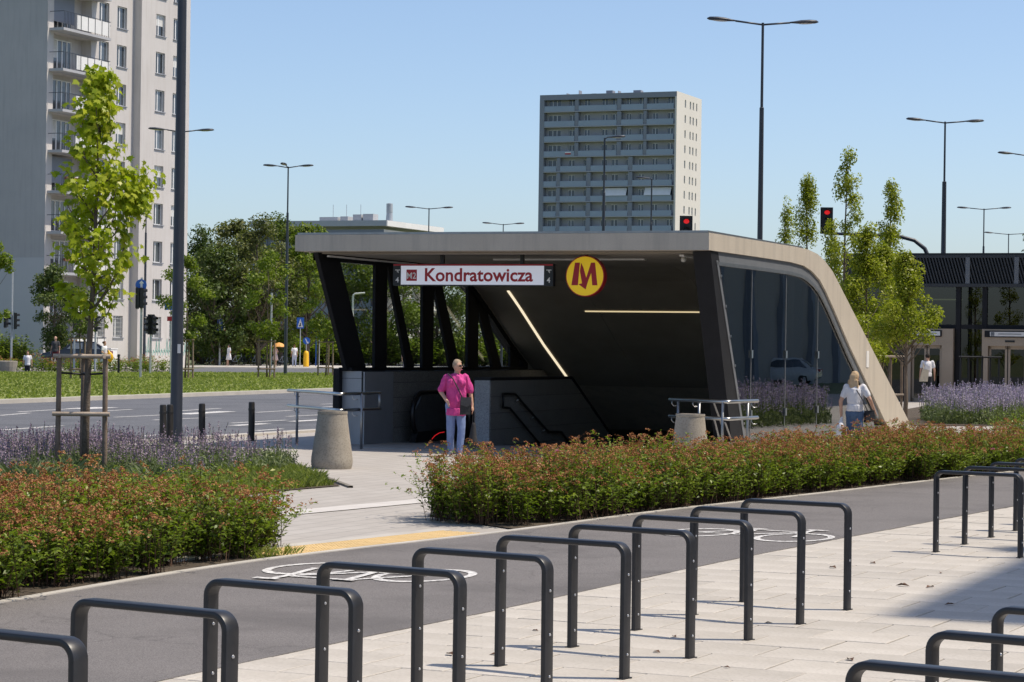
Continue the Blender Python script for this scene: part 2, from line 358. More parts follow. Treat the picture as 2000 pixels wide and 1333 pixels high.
# ================================================================== THE SETTING
def sheet_hole(ext, hole, z):
    (a0, a1, b0, b1), (h0, h1, k0, k1) = ext, hole
    xs = [a0, h0, h1, a1]; ys = [b0, k0, k1, b1]; mb = MB(); mb.v = [(x, y, z) for y in ys for x in xs]
    for j in range(3):
        for i in range(3):
            if i == 1 and j == 1: continue
            q = j * 4 + i; mb.f.append((q, q + 1, q + 5, q + 4))
    return mb
PIT = (2.95, 14.3, 0.16, 7.06)
obj('ground', sheet_hole((-3000, 3000, -3000, 3000), PIT, 0.0), M['ground'], None, P0, GRID, kind='structure')
obj('plaza_paving', sheet_hole((-34, 62, -16, 10.5), PIT, 0.004), M['plaza'], None, P0, GRID, kind='structure')

def poly_sheet(name, pts, z, mat, kind='structure', th=0.0):
    mb = MB(); pts = [(p[0], p[1]) for p in pts]
    area = sum(pts[i][0] * pts[(i + 1) % len(pts)][1] - pts[(i + 1) % len(pts)][0] * pts[i][1] for i in range(len(pts)))
    if area < 0: pts = pts[::-1]
    if th: mb.prism(pts, 2, z - th, z)
    else: mb.add([(x, y, z) for x, y in pts], [tuple(range(len(pts)))])
    return obj(name, mb, mat, kind=kind)

def catmull(pts, n=8):
    out = []
    P = [Vector((p[0], p[1], 0)) for p in pts]; P = [P[0] * 2 - P[1]] + P + [P[-1] * 2 - P[-2]]
    for i in range(1, len(P) - 2):
        for k in range(n):
            t = k / n; a, b, c, d = P[i - 1], P[i], P[i + 1], P[i + 2]
            out.append(0.5 * ((2 * b) + (c - a) * t + (2 * a - 5 * b + 4 * c - d) * t * t + (3 * b - a - 3 * c + d) * t ** 3))
    out.append(P[-2]); return out
UP = catmull([(-9.2, 1.0), (-6.3, 8.4), (-3.43, 15.87), (-2.03, 19.25), (-0.05, 22.6), (1.74, 25.95), (3.86, 29.42), (5.99, 33.0), (7.98, 36.2), (12.6, 43.0), (20, 52.5), (40, 74)])
LO = catmull([(-7.3, 1.0), (-4.45, 6.85), (-2.1, 11.75), (-0.93, 14.2), (0.05, 16.15), (1.02, 18.2), (2.02, 20.25), (3.57, 23.2), (6.11, 27.95), (9.6, 34.0), (16, 43.3), (26, 55), (43, 72)])
def strip(pts, w0, w1, z0, z1):
    """a ribbon along pts from offset w0 to w1 (left positive)"""
    mb = MB(); n = len(pts)
    nr = []
    for i in range(n):
        d = (pts[min(i + 1, n - 1)] - pts[max(i - 1, 0)]).normalized(); nr.append(Vector((-d.y, d.x, 0)))
    for i in range(n):
        for w in (w0, w1):
            p = pts[i] + nr[i] * w; mb.v += [(p.x, p.y, z0), (p.x, p.y, z1)]
    for i in range(n - 1):
        q, r = 4 * i, 4 * i + 4
        mb.f += [(q + 1, r + 1, r + 3, q + 3), (q, r, r + 1, q + 1), (q + 2, q + 3, r + 3, r + 2)]
    return mb
def resample(pts, n):
    L = [0]
    for i in range(1, len(pts)): L.append(L[-1] + (pts[i] - pts[i - 1]).length)
    out = []; j = 0
    for k in range(n):
        t = L[-1] * k / (n - 1)
        while j < len(L) - 2 and L[j + 1] < t: j += 1
        out.append(pts[j].lerp(pts[j + 1], (t - L[j]) / max(L[j + 1] - L[j], 1e-9)))
    return out
u_, l_ = resample(UP, 60), resample(LO, 60)
mbp = MB()
for a, b in zip(u_, l_): mbp.v += [(a.x, a.y, 0.034), (b.x, b.y, 0.034), (b.x, b.y, 0.0)]
for i in range(59): q = 3 * i; mbp.f += [(q, q + 1, q + 4, q + 3), (q + 1, q + 2, q + 5, q + 4)]
obj('bike_path', mbp, M['asphalt_path'], kind='structure')
obj('path_edging', strip(UP, -0.02, 0.06, 0.0, 0.042), M['kerb'], kind='structure')

# bicycles painted on the path
def ring(mb, c, u, v, r0, r1, z, n=28, a0=0, a1=360):
    base = len(mb.v)
    for i in range(n + 1):
        a = rad(a0 + (a1 - a0) * i / n)
        for r in (r0, r1):
            p = c + u * math.cos(a) * r + v * math.sin(a) * r; mb.v.append((p.x, p.y, z))
    for i in range(n): q = base + 2 * i; mb.f.append((q, q + 1, q + 3, q + 2))
def bar(mb, p, q, w, z):
    d = (q - p); d.z = 0; nrm = Vector((-d.y, d.x, 0)).normalized() * w / 2
    mb.quad(*[(t.x, t.y, z) for t in (p - nrm, q - nrm, q + nrm, p + nrm)])
def bike_symbol(c, tang, sgn, label):
    t = Vector((*tang, 0)).normalized(); u = Vector((t.y, -t.x, 0)) * 0.95 * sgn; v = t * 1.55 * sgn; z = 0.039; mb = MB()
    def Q(x, y): return Vector((*c, 0)) + u * x + v * y
    ring(mb, Q(-0.52, 0), u, v, 0.302, 0.365, z); ring(mb, Q(0.52, 0), u, v, 0.302, 0.365, z + 0.0008)
    pts = {'r': (-0.52, 0), 'b': (-0.06, 0), 's': (-0.2, 0.42), 'h': (0.36, 0.42), 'f': (0.52, 0), 'hb': (0.34, 0.58)}
    for k, (a, b) in enumerate((('r', 'b'), ('r', 's'), ('s', 'h'), ('b', 'h'), ('b', 's'), ('f', 'h'), ('h', 'hb'))):
        bar(mb, Q(*pts[a]), Q(*pts[b]), 0.062, z + 0.0016 + 0.0006 * k)
    bar(mb, Q(0.26, 0.6), Q(0.48, 0.6), 0.08, z + 0.0075); bar(mb, Q(-0.3, 0.45), Q(-0.1, 0.45), 0.08, z + 0.0085)
    obj('bicycle_marking', mb, M['paint'], label=label, cat='road marking', group='painted bicycles on the path')
g = G(722, 1127); bike_symbol((g.x, g.y), (0.46, 0.89), -1, 'white bicycle painted on the cycle path beside the left hedge')
g = G(1458, 1053); bike_symbol((g.x, g.y), (0.50, 0.87), 1, 'white bicycle painted on the cycle path in front of the right hedge')

# forecourt of large slabs, laid in running bond along the racks
RT = Vector((0.426, 0.885, 0)).normalized(); RS = Vector((RT.y, -RT.x, 0))       # along the row / across it
fore = [(p.x, p.y) for p in LO if p.y < 60] + [(45, 60), (45, -6), (-10, -6)]
obj_fore = poly_sheet('forecourt', fore, 0.007, M['joint'])
def lo_x(y):
    for i in range(len(LO) - 1):
        if LO[i].y <= y <= LO[i + 1].y: return LO[i].x + (LO[i + 1].x - LO[i].x) * (y - LO[i].y) / (LO[i + 1].y - LO[i].y)
    return LO[0].x
slab_meshes = []
for k in range(4):
    sm = MB(); e = 0.004; jit = [random.uniform(-0.0012, 0.0012) for _ in range(8)]
    w = 0.25 - 0.005; t = 0.022
    vs4 = [(-w, -w), (w, -w), (w, w), (-w, w)]
    sm.v = [(x, y, 0.002) for x, y in vs4] + [(x, y, t - 0.003) for x, y in vs4] + [(x - math.copysign(e, x), y - math.copysign(e, y), t + jit[i]) for i, (x, y) in enumerate(vs4)]
    sm.f = [(8, 9, 10, 11)] + [(i, (i + 1) % 4, 4 + (i + 1) % 4, 4 + i) for i in range(4)] + [(4 + i, 4 + (i + 1) % 4, 8 + (i + 1) % 4, 8 + i) for i in range(4)]
    me = sm.mesh('paving_slab'); me.materials.append(M['slab']); slab_meshes.append(me)
rot_s = math.atan2(RS.y, RS.x); near = []; rest = MB(); O = Vector((2.083, 14.48, 0))
for j in range(-40, 60):
    for i in range(-40, 60):
        c = O + RT * (0.5 * j + 0.25) + RS * (0.5 * i + 0.25 * (j % 2))
        if c.y < 5.5 or c.y > 44 or c.x < lo_x(c.y) - 0.55: continue
        if abs(c.x) > c.y * 0.235 + 0.6 : continue
        p = (c.x, c.y); near.append((c.y, c, (i, j)))
near.sort(key=lambda t: t[0])
vis = [t for t in near if t[0] > 7.6]; far_ = vis[300:] + [t for t in near if t[0] <= 7.6]; vis = vis[:300]
for _, c, ij in vis:
    o = obj('paving_slab', slab_meshes[(ij[0] * 7 + ij[1] * 3) % 4], None, obj_fore, (c.x, c.y, 0.007), rot_s + random.uniform(-0.004, 0.004))
    o.location.z += random.uniform(-0.002, 0.002)
for _, c, ij in far_:
    w = 0.245; zz = 0.027 + random.uniform(-0.002, 0.001)
    cs = [c + RS * sx * w + RT * sy * w for sx, sy in ((-1, -1), (1, -1), (1, 1), (-1, 1))]
    rest.add([(p.x, p.y, zz) for p in cs] + [(p.x, p.y, 0.008) for p in cs], [(0, 1, 2, 3)] + [(4 + i, 4 + (i + 1) % 4, (i + 1) % 4, i) for i in range(4)])
obj('paving_slabs', rest, M['slab'], obj_fore, kind='stuff')

# a few dead leaves on the forecourt
DL = MB(); DL.add([(-0.03, 0, 0.0), (0.0, 0.018, 0.012), (0.035, 0, 0.002), (0.005, -0.018, 0.014), (0.0, 0, 0.004)], [(0, 3, 4), (3, 2, 4), (2, 1, 4), (1, 0, 4)])
dlm = DL.mesh('dead_leaf'); M['dead_leaf'] = pm('dead_leaf', (0.10, 0.05, 0.03), (0.16, 0.09, 0.05), 40, 0.8); dlm.materials.append(M['dead_leaf'])
dl_pts = [(1705, 1108), (1762, 1153), (1854, 1190), (1283, 1285), (1317, 1254), (1500, 1227), (1627, 1117), (1816, 1156), (1838, 1127), (1660, 1300), (1420, 1315), (1560, 1180), (1045, 1242), (880, 1290), (965, 1290)]
where = ['nearest the far racks', 'in the open paving', 'inside the edge of the big shadow', 'below the fourth rack shadow', 'beside a rack shadow', 'by a slab joint', 'beside the bike path', 'just outside the shadow', 'behind the shadow corner', 'at the front of the paving', 'close to the bottom edge', 'between two racks', 'by the path edge', 'under the middle racks', 'near a rack foot']
for k, (x, y) in enumerate(dl_pts):
    g = G(x, y); o = obj('dead_leaf', dlm, None, None, (g.x, g.y, 0.031), random.uniform(0, 6), label='small dry brown leaf lying on the pale slabs ' + where[k], cat='leaf', group='dead leaves on the paving')
    s = random.uniform(0.7, 1.5) * (1.5 if k < 2 else 1); o.scale = (s, s, s)

# white band, tactile tiles, kerb ramp and drain
b0, b1 = Vector((-4.2, 21.9, 0)), Vector((3.4, 35.0, 0)); d_ = (b1 - b0).normalized(); n_ = Vector((-d_.y, d_.x, 0)) * 0.2
poly_sheet('white_paving_band', [b0 - n_, b1 - n_, b1 + n_, b0 + n_], 0.012, M['white_band'])
seg = [p for p in UP if 19.3 < p.y < 22.75]; seg = resample(seg, 14)
obj('kerb_ramp', strip(resample([p for p in UP if 18.6 < p.y < 22.9], 16), 0.58, 0.78, 0.0, 0.03), M['kerb'], kind='structure')
tt = empty('tactile_strip', seg[0], 0, 'yellow tactile paving strip with raised studs beside the bike path', 'tactile paving')
for k in range(12):
    p, q = seg[k], seg[k + 1]; d = (q - p); L = d.length; mb = MB(); mb.box(0.003, L - 0.003, 0.07, 0.56, 0.0, 0.036)
    for i in range(6):
        for j in range(6):
            x, y = L * (i + 0.5) / 6, 0.115 + 0.08 * j
            mb.lathe([(0.017, 0.034), (0.011, 0.040)], 6, (x, y, 0))
    obj('tile', mb, M['tactile'], tt, p - seg[0], math.atan2(d.y, d.x))

# road, kerbs, markings, verge
KF = [Vector((-22.5, 40, 0)), Vector((-14.49, 66.79, 0)), Vector((-8.03, 88.21, 0)), Vector((2.0, 121, 0)), Vector((30, 215, 0))]
rd = [W(-45, 10.75), W(200, 10.75), Vector((95, 280, 0))] + KF[::-1] + [Vector((-40, -5, 0))]
poly_sheet('road', rd, 0.010, M['asphalt_road'])
obj('near_kerb', MB().box(-45, 120, 10.45, 10.75, 0, 0.05), M['kerb'], None, P0, GRID, kind='structure')
obj('far_kerb', strip(KF, -0.02, 0.30, 0.0, 0.13), M['kerb'], kind='structure')
lawn = [KF[i] + Vector((-0.25, 0.08, 0)) for i in range(4)] + [Vector((-2, 143, 0)), Vector((-11.1, 143, 0)), Vector((-20.7, 135.5, 0)), Vector((-31, 124, 0)), Vector((-60, 90, 0))]
poly_sheet('grass_verge', lawn, 0.12, M['lawn'])
poly_sheet('far_road', [(-64, 92), (-31, 124.5), (-20.7, 136), (-11.1, 143.5), (-2, 143.5), (40, 180), (60, 235), (-20, 240), (-23, 160), (-70, 118)], 0.016, M['asphalt_road'])
poly_sheet('far_pavement', [(-70, 117.5), (-28, 139), (-20.5, 150), (-22.5, 160), (-24, 173), (-15, 178), (40, 200), (40, 215), (-22, 197), (-28, 158), (-70, 135)], 0.10, M['kerb'], th=0.085)
marks = []
for (x0, y0, x1, y1, w) in [(0, 872, 62, 866, .14), (262, 855, 322, 850, .14), (0, 842, 122, 833, .14), (500, 843, 552, 839, .14), (0, 813, 58, 808, .14), (35, 806, 145, 799.5, .14), (150, 800, 210, 797, .7), (205, 804, 258, 801, .14),
                            (222, 816.5, 340, 811, .14), (355, 810.5, 446, 805, .5), (300, 822, 402, 817.5, .14), (350, 804, 430, 799, .14), (452, 828, 560, 822, .14), (455, 833, 520, 829, .3), (500, 807, 570, 803, .14), (560, 815, 640, 811, .14), (570, 825, 650, 820, .3), (625, 797, 660, 795, .14), (628, 791, 660, 789.5, .14)]:
    p, q = G(x0, y0), G(x1, y1); marks.append((p, q, w))
where = ['lowest at the left edge behind the catmint', 'behind the lamp post foot', 'at the left edge in the second row', 'right of the rightmost bollard', 'at the far left in the third row', 'left of the staked maple', 'broad patch behind the staked maple', 'just right of the maple stakes', 'longest dash left of the lamp post', 'broad arrow right of the lamp post', 'short dash just left of the lamp post foot', 'near the far kerb right of the lamp post', 'long dash beside the rightmost bollard', 'broad stroke left of the rightmost bollard', 'by the far kerb right of the last bollard', 'upper dash behind the steel rail', 'lower broad dash behind the steel rail', 'beside the entrance corner, lower one', 'beside the entrance corner, upper one']
for k, (p, q, w) in enumerate(marks):
    mb = MB(); bar(mb, p, q, w, 0.0145 + 0.0001 * k); obj('lane_marking', mb, M['paint'], label='white lane dash on the road, ' + where[k], cat='road marking', group='white dashes on the road')

# planting beds
poly_sheet('planting_bed_left', [G(665, 951), G(578, 914), Vector((-4.0, 38.5, 0)), W(-4, 10.4), W(-30, 10.4), Vector((-9, 22, 0)), Vector((-5.3, 24.1, 0)), Vector((-3.2, 28.04, 0))], 0.016, M['soil'])
obj('bed_edging', strip([G(685, 954), G(578, 914), Vector((-4.0, 38.5, 0))], -0.03, 0.03, 0, 0.03), M['joint'], kind='structure')
poly_sheet('hedge_bed_left', [UP[i] + Vector((-0.05, 0.02, 0)) for i in range(len(UP)) if 8 < UP[i].y < 19.8] + [Vector((-2.3, 21.2, 0)), Vector((-4.2, 19.9, 0)), Vector((-8.5, 12, 0))], 0.018, M['soil'])
poly_sheet('hedge_bed_right', [UP[i] + Vector((-0.05, 0.03, 0)) for i in range(len(UP)) if 22.8 < UP[i].y < 38.2] + [Vector((8.3, 40, 0)), Vector((6.2, 39, 0)), Vector((2.2, 28.6, 0)), Vector((-0.9, 25, 0))], 0.018, M['soil'])
poly_sheet('planting_bed_right', [Vector((10.0, 58.2, 0)), Vector((12.3, 59.2, 0)), Vector((16.5, 70, 0)), Vector((24, 84, 0)), Vector((14, 80, 0)), Vector((9.9, 66, 0))], 0.02, M['soil'])
# ================================================================== METRO ENTRANCE (local x away from us, y to the left)
WID = 7.6
OUT = [(0, 3.735), (2.9, 3.74), (5.4, 3.745), (6.3, 3.735), (7.0, 3.68), (7.6, 3.56), (8.2, 3.38), (8.75, 3.14), (11.4, 1.97), (15.9, -0.02)]
INN = [(0.0, 3.45), (2.9, 3.455), (5.1, 3.45), (6.0, 3.42), (6.6, 3.34), (7.2, 3.19), (7.7, 2.97), (8.3, 2.66), (9.66, 1.92), (11.48, 1.03), (13.6, -0.02)]
ent = empty('metro_entrance', P0, GRID, 'concrete canopied metro entrance with slanted glazed sides and dark stairway', 'metro entrance')
def shell(y0, y1, out, inn):
    n = len(out); prof = out + inn[::-1]
    mb = MB(); k = len(prof)
    for y in (y0, y1): mb.v += [(x, y, z) for x, z in prof]
    # sides as quads between outer and inner lines
    for s, base in ((0, 0), (1, k)):
        ni = len(inn); i = j = 0
        tri = []
        while i < n - 1 or j < ni - 1:
            if j == ni - 1 or (i < n - 1 and out[i + 1][0] - 2 <= inn[j + 1][0] - 1): tri.append((i, i + 1, k - 1 - j)); i += 1
            else: tri.append((i, k - 2 - j, k - 1 - j)); j += 1
        for t in tri:
            t = tuple(base + q for q in t); mb.f.append(t if s else t[::-1])
    for i in range(k): mb.f.append((i, (i + 1) % k, k + (i + 1) % k, k + i))
    return mb
INC = [(x, z + (0.0 if i else 0.0)) for i, (x, z) in enumerate(INN)]
sh = obj('concrete_shell', shell(0, WID, OUT, INN).mesh('concrete_shell', angle=25), M['concrete'], ent)
def lerp_line(line, x):
    for (x0, z0), (x1, z1) in zip(line, line[1:]):
        if x0 <= x <= x1: return z0 + (z1 - z0) * (x - x0) / (x1 - x0)
    return line[-1][1]
obj('roof_flashing', MB().box(0.03, 6.0, 0.03, WID - 0.03, 3.74, 3.775), M['steel_dull'], sh)
# ceiling lining (darker concrete boards under the slab), with board joints
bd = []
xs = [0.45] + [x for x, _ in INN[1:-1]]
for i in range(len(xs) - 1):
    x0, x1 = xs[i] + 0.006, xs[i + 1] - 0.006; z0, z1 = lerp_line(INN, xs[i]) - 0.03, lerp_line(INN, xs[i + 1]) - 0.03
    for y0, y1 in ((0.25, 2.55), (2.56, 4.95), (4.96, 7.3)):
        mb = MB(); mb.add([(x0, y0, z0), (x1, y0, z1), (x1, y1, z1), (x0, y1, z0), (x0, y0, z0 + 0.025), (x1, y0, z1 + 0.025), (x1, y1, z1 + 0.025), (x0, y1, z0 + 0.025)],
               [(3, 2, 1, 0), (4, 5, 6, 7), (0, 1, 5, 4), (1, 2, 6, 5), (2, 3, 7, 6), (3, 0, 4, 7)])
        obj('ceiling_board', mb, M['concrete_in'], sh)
# ceiling lamps
def slope_strip(mb, y0, y1, x0, x1, dz):
    n = 10
    for i in range(n):
        a, b = x0 + (x1 - x0) * i / n, x0 + (x1 - x0) * (i + 1) / n
        za, zb = lerp_line(INN, a) - 0.035, lerp_line(INN, b) - 0.035
        mb.add([(a, y0, za), (b, y0, zb), (b, y1, zb), (a, y1, za), (a, y0, za - dz), (b, y0, zb - dz), (b, y1, zb - dz), (a, y1, za - dz)],
               [(0, 1, 2, 3), (7, 6, 5, 4), (4, 5, 1, 0), (5, 6, 2, 1), (6, 7, 3, 2), (7, 4, 0, 3)])
    return mb
obj('ceiling_lamp', slope_strip(MB(), 6.61, 6.665, 7.62, 11.1, 0.012), M['lamp_strip_side'], ent)
obj('ceiling_lamp', slope_strip(MB(), 2.62, 5.24, 8.375, 8.40, 0.012), M['lamp_strip'], ent)
obj('ceiling_lamp', slope_strip(MB(), 2.0, 4.9, 2.60, 2.72, 0.03), M['white_pvc'], ent)
obj('ceiling_lamp', MB().box(0.6, 4.4, 7.22, 7.27, 3.37, 3.40), M['white_pvc'], ent)
obj('ceiling_lamp', MB().box(0.6, 4.4, 0.62, 0.70, 3.37, 3.40), M['white_pvc'], ent)
obj('camera_dome', MB().ell((1.6, 0.95, 3.36), 0.05, 8, 6), M['white_pvc'], ent)

# right glazing: leaning front post, curved head frame, plinth, panes with joints and fixings
def side_band(mb, y0, y1, line, d0, d1, x0, x1):
    n = 26; base = len(mb.v)
    for i in range(n + 1):
        x = x0 + (x1 - x0) * i / n; z = lerp_line(line, x)
        mb.v += [(x, y0, z - d0), (x, y0, z - d1), (x, y1, z - d0), (x, y1, z - d1)]
    for i in range(n):
        q, r = base + 4 * i, base + 4 * i + 4
        mb.f += [(q, r, r + 1, q + 1), (q + 2, q + 3, r + 3, r + 2), (q, q + 2, r + 2, r), (q + 1, r + 1, r + 3, q + 3)]
    return mb
pr = obj('front_post', MB().add([(-0.16 + 0.35, 0.03, 3.44), (0.62, 0.03, 3.44), (2.34, 0.03, 0.25), (1.55, 0.03, 0.25), (0.19, 0.34, 3.44), (0.62, 0.34, 3.44), (2.34, 0.34, 0.25), (1.55, 0.34, 0.25)],
    [(0, 1, 2, 3), (7, 6, 5, 4), (4, 5, 1, 0), (5, 6, 2, 1), (6, 7, 3, 2), (7, 4, 0, 3)]), M['dark_frame'], ent)
# grey edge trim on the post
obj('post_trim', MB().add([(0.50, 0.02, 3.30), (0.60, 0.02, 3.30), (2.36, 0.02, 0.30), (2.24, 0.02, 0.30), (0.50, 0.035, 3.30), (0.60, 0.035, 3.30), (2.36, 0.035, 0.30), (2.24, 0.035, 0.30)],
    [(0, 1, 2, 3), (7, 6, 5, 4), (4, 5, 1, 0), (5, 6, 2, 1), (6, 7, 3, 2), (7, 4, 0, 3)]), M['grey_frame'], ent)
obj('head_frame', side_band(MB(), 0.035, 0.22, INN, 0.0, 0.17, 0.4, 12.4), M['grey_frame'], ent)
obj('head_trim', side_band(MB(), 0.02, 0.045, INN, 0.17, 0.23, 0.55, 12.3), M['steel_dull'], ent)
obj('plinth', MB().box(1.3, 13.3, 0.02, 0.36, 0.0, 0.25), M['grey_frame'], ent)
def glass_piece(x0, x1, y, zb, line, d, lean):
    """pane between x0 and x1; the front edge may lean with the post"""
    n = 8; mb = MB(); base = 0
    xs = [x0 + (x1 - x0) * i / n for i in range(n + 1)]; top = []; bot = []
    for x in xs:
        xb = lean(x); top.append((x, lerp_line(line, x) - d)); bot.append((xb, zb))
    poly = [b for b in bot] + [t for t in top[::-1]]
    for yy in (y, y + 0.016): mb.v += [(x, yy, z) for x, z in poly]
    k = len(poly)
    for i in range(n):
        a, b, c, d2 = i, i + 1, k - 2 - i, k - 1 - i
        mb.f += [(a, b, c, d2), (k + d2, k + c, k + b, k + a)]
    for i in range(k): mb.f.append((i, k + i, k + (i + 1) % k, (i + 1) % k))
    return mb
edges = [0.62, 2.75, 5.0, 7.3]
fr_lean = lambda x: x + (2.36 - 0.62) * max(0, (2.75 - x) / (2.75 - 0.62))
for k, (x0, x1) in enumerate(((0.62, 2.745), (2.755, 4.995), (5.005, 7.295))):
    obj('glass_pane', glass_piece(x0, x1, 0.06, 0.26, INN, 0.2, fr_lean if k == 0 else (lambda x: x)), M['side_glass'], ent)
mb = MB(); n = 10; x1 = 12.3
poly = [(7.305, 0.26), (12.15, 0.26)] + [(7.305 + (12.1 - 7.305) * (1 - i / n), lerp_line(INN, 7.305 + (12.1 - 7.305) * (1 - i / n)) - 0.2) for i in range(1, n + 1)]
mb.prism(poly, 1, 0.06, 0.076); obj('glass_pane', mb, M['side_glass'], ent)
for x in (2.75, 5.0, 7.3):
    obj('glazing_joint', MB().box(x - 0.012, x + 0.012, 0.055, 0.082, 0.26, lerp_line(INN, x) - 0.2), M['grey_frame'], ent)
    for z in (0.7, 1.75): obj('glass_clamp', MB().tube([(x, 0.035, z - 0.07), (x, 0.035, z + 0.07)], 0.022, 8), M['steel'], ent)
for k in range(6):
    z = 3.05 - 0.5 * k; x = 0.60 + (3.30 - z) * 0.587; obj('trim_screw', MB().lathe([(0.022, 0), (0.022, 0.012)], 8).mesh('trim_screw'), M['steel'], ent, (x, 0.012, z)).rotation_euler = (math.pi / 2, 0, 0)
for k in range(9):
    obj('plinth_light', MB().lathe([(0.028, 0), (0.028, 0.012)], 8).mesh('plinth_light'), M['steel'], ent, (2.9 + 0.62 * k, 0.014, 0.17)).rotation_euler = (math.pi / 2, 0, 0)
for x in (3.4, 6.6):
    obj('inner_post', MB().box(x, x + 0.16, 0.2, 0.34, 0.25, lerp_line(INN, x) - 0.15), M['dark_frame'], ent)
obj('number_plate', MB().box(11.05, 11.28, -0.012, -0.002, 1.5, 1.84), M['balcony_panel'], ent)

# left glazing: leaning post, uprights and raking struts on a parapet
LY = WID - 0.06
def strut(name, xt0, xt1, zt, xb0, xb1, zb, y0=LY - 0.16, y1=LY - 0.10):
    obj(name, MB().add([(xb0, y0, zb), (xb1, y0, zb), (xt1, y0, zt), (xt0, y0, zt), (xb0, y1, zb), (xb1, y1, zb), (xt1, y1, zt), (xt0, y1, zt)],
        [(0, 1, 2, 3), (7, 6, 5, 4), (4, 5, 1, 0), (5, 6, 2, 1), (6, 7, 3, 2), (7, 4, 0, 3)]), M['dark_frame'], ent)
PZ = 1.36
strut('front_post', 0.40, 1.25, 3.44, 1.65, 2.48, PZ, LY - 0.18)
strut('upright', 2.85, 3.38, 3.40, 2.88, 3.40, PZ); strut('raking_strut', 3.35, 3.62, 3.40, 4.34, 4.69, PZ)
strut('upright', 5.02, 5.58, 3.40, 5.05, 5.56, PZ); strut('raking_strut', 5.35, 5.75, 3.40, 6.45, 6.94, PZ)
strut('upright', 7.28, 7.84, 3.0, 7.30, 7.86, PZ); strut('raking_strut', 7.60, 8.05, 2.9, 8.69, 9.17, PZ)
strut('upright', 9.60, 10.15, 1.85, 9.65, 10.15, PZ)
obj('head_frame', side_band(MB(), LY - 0.18, LY + 0.005, INN, 0.0, 0.14, 0.6, 10.6), M['dark_frame'], ent)
obj('sill_frame', MB().box(1.7, 10.4, LY - 0.26, LY + 0.01, PZ - 0.02, PZ + 0.04), M['dark_frame'], ent)
for x0, x1 in ((1.5, 2.85), (3.4, 5.02), (5.58, 7.28), (7.85, 9.62)):
    mb = MB(); n = 8
    lo = 2.3 if x0 < 2 else x0
    poly = [(lo, PZ + 0.04), (x1, PZ + 0.04)] + [(x1 - (x1 - x0) * i / n, lerp_line(INN, x1 - (x1 - x0) * i / n) - 0.15) for i in range(n + 1)]
    mb.prism(poly, 1, LY - 0.08, LY - 0.064); obj('glass_pane', mb, M['entry_glass'], ent)

# left parapet: steel end panels, granite cladding in courses
def clad(name, x0, x1, y, z0, z1, mat, th=0.03, parent=None, out=-1):
    """a slab on the face y, proud towards out"""
    ya, yb = (y + out * th, y) if out < 0 else (y, y + th)
    return obj(name, MB().box(x0 + 0.004, x1 - 0.004, ya, yb, z0 + 0.004, z1 - 0.004), mat, parent or ent)
obj('parapet', MB().box(1.80, 13.8, 7.10, WID, -0.0, PZ - 0.02), M['black'], ent)
obj('end_panel', MB().box(1.77, 1.80, 7.12, WID - 0.03, 0.0, PZ - 0.16), M['steel_panel'], ent)
obj('end_panel', MB().box(1.77, 1.80, 7.12, WID - 0.03, PZ - 0.152, PZ - 0.025), M['steel_panel'], ent)
clad('side_panel', 1.80, 3.05, 7.10, 0.0, PZ - 0.03, M['steel_panel'])
for r, (z0, z1) in enumerate(((0.0, 0.28), (0.28, 0.56), (0.56, 0.84), (0.84, 1.12), (1.12, PZ - 0.03))):
    xs_ = [3.05 + (0.6 if r % 2 else 0)] ; x = 3.05; cuts = [3.05]
    while x < 13.4: x += 1.6; cuts.append(min(x - (0.8 if r % 2 and len(cuts) == 1 else 0), 13.8)); x = cuts[-1]
    for p, q in zip(cuts, cuts[1:]): clad('granite_panel', p, q, 7.10, z0, z1, M['granite'])
obj('glass_foot', MB().box(1.62, 1.76, WID - 0.10, WID + 0.02, 0.0, 3.0 - 1.62), M['dark_frame'], ent)

# middle wall between escalator and stair
MW = [(2.72, -3.0), (2.72, 1.21), (6.9, 1.21), (14.2, -2.5), (14.2, -3.0)]
mw = obj('dividing_wall', MB().prism([(x, z) for x, z in MW], 1, 4.99, 5.26), M['black'], ent)
obj('coping', MB().prism([(2.70, 1.21), (6.92, 1.21), (14.2, -2.49), (14.2, -2.44), (6.94, 1.25), (2.70, 1.25)], 1, 4.95, 5.29), M['dark_frame'], mw)
obj('end_panel', MB().box(2.69, 2.72, 4.97, 5.27, 0.03, 1.2), M['granite_light'], mw)
for z0, z1 in ((-1.2, -0.9), (-0.9, -0.6), (-0.6, -0.3), (-0.3, 0.0), (0.0, 0.3), (0.3, 0.6), (0.6, 0.9), (0.9, 1.2)):
    xa = 2.72
    def xmax(z): return 6.9 + (1.21 - z) / (1.21 + 2.5) * 7.3
    poly = [(xa + 0.004, z0 + 0.004), (xmax(z0) - 0.02, z0 + 0.004), (xmax(z1) - 0.02, z1 - 0.004), (xa + 0.004, z1 - 0.004)]
    mid = 4.9 if round(z0 * 10) % 2 else 5.9
    obj('granite_panel', MB().prism([poly[0], (mid - 0.004, poly[0][1]), (mid - 0.004, poly[3][1]), poly[3]], 1, 4.96, 4.988), M['granite'], mw)
    obj('granite_panel', MB().prism([(mid + 0.004, poly[0][1]), poly[1], poly[2], (mid + 0.004, poly[3][1])], 1, 4.96, 4.988), M['granite'], mw)
def rail(pts, r=0.024, mat='steel_dull', name='handrail', parent=None): return obj(name, MB().tube(pts, r, 8).mesh(name, True), M[mat], parent or ent)
rail([(3.12, 4.88, 0.70), (3.12, 4.88, 0.95), (3.70, 4.88, 0.945), (5.45, 4.88, 0.19), (6.15, 4.88, 0.17), (9.2, 4.88, -1.3)], 0.026, 'rubber')
rail([(3.12, 4.88, 0.70), (3.45, 4.88, 0.69), (4.9, 4.88, 0.02), (6.0, 4.88, -0.5)], 0.022, 'rubber')
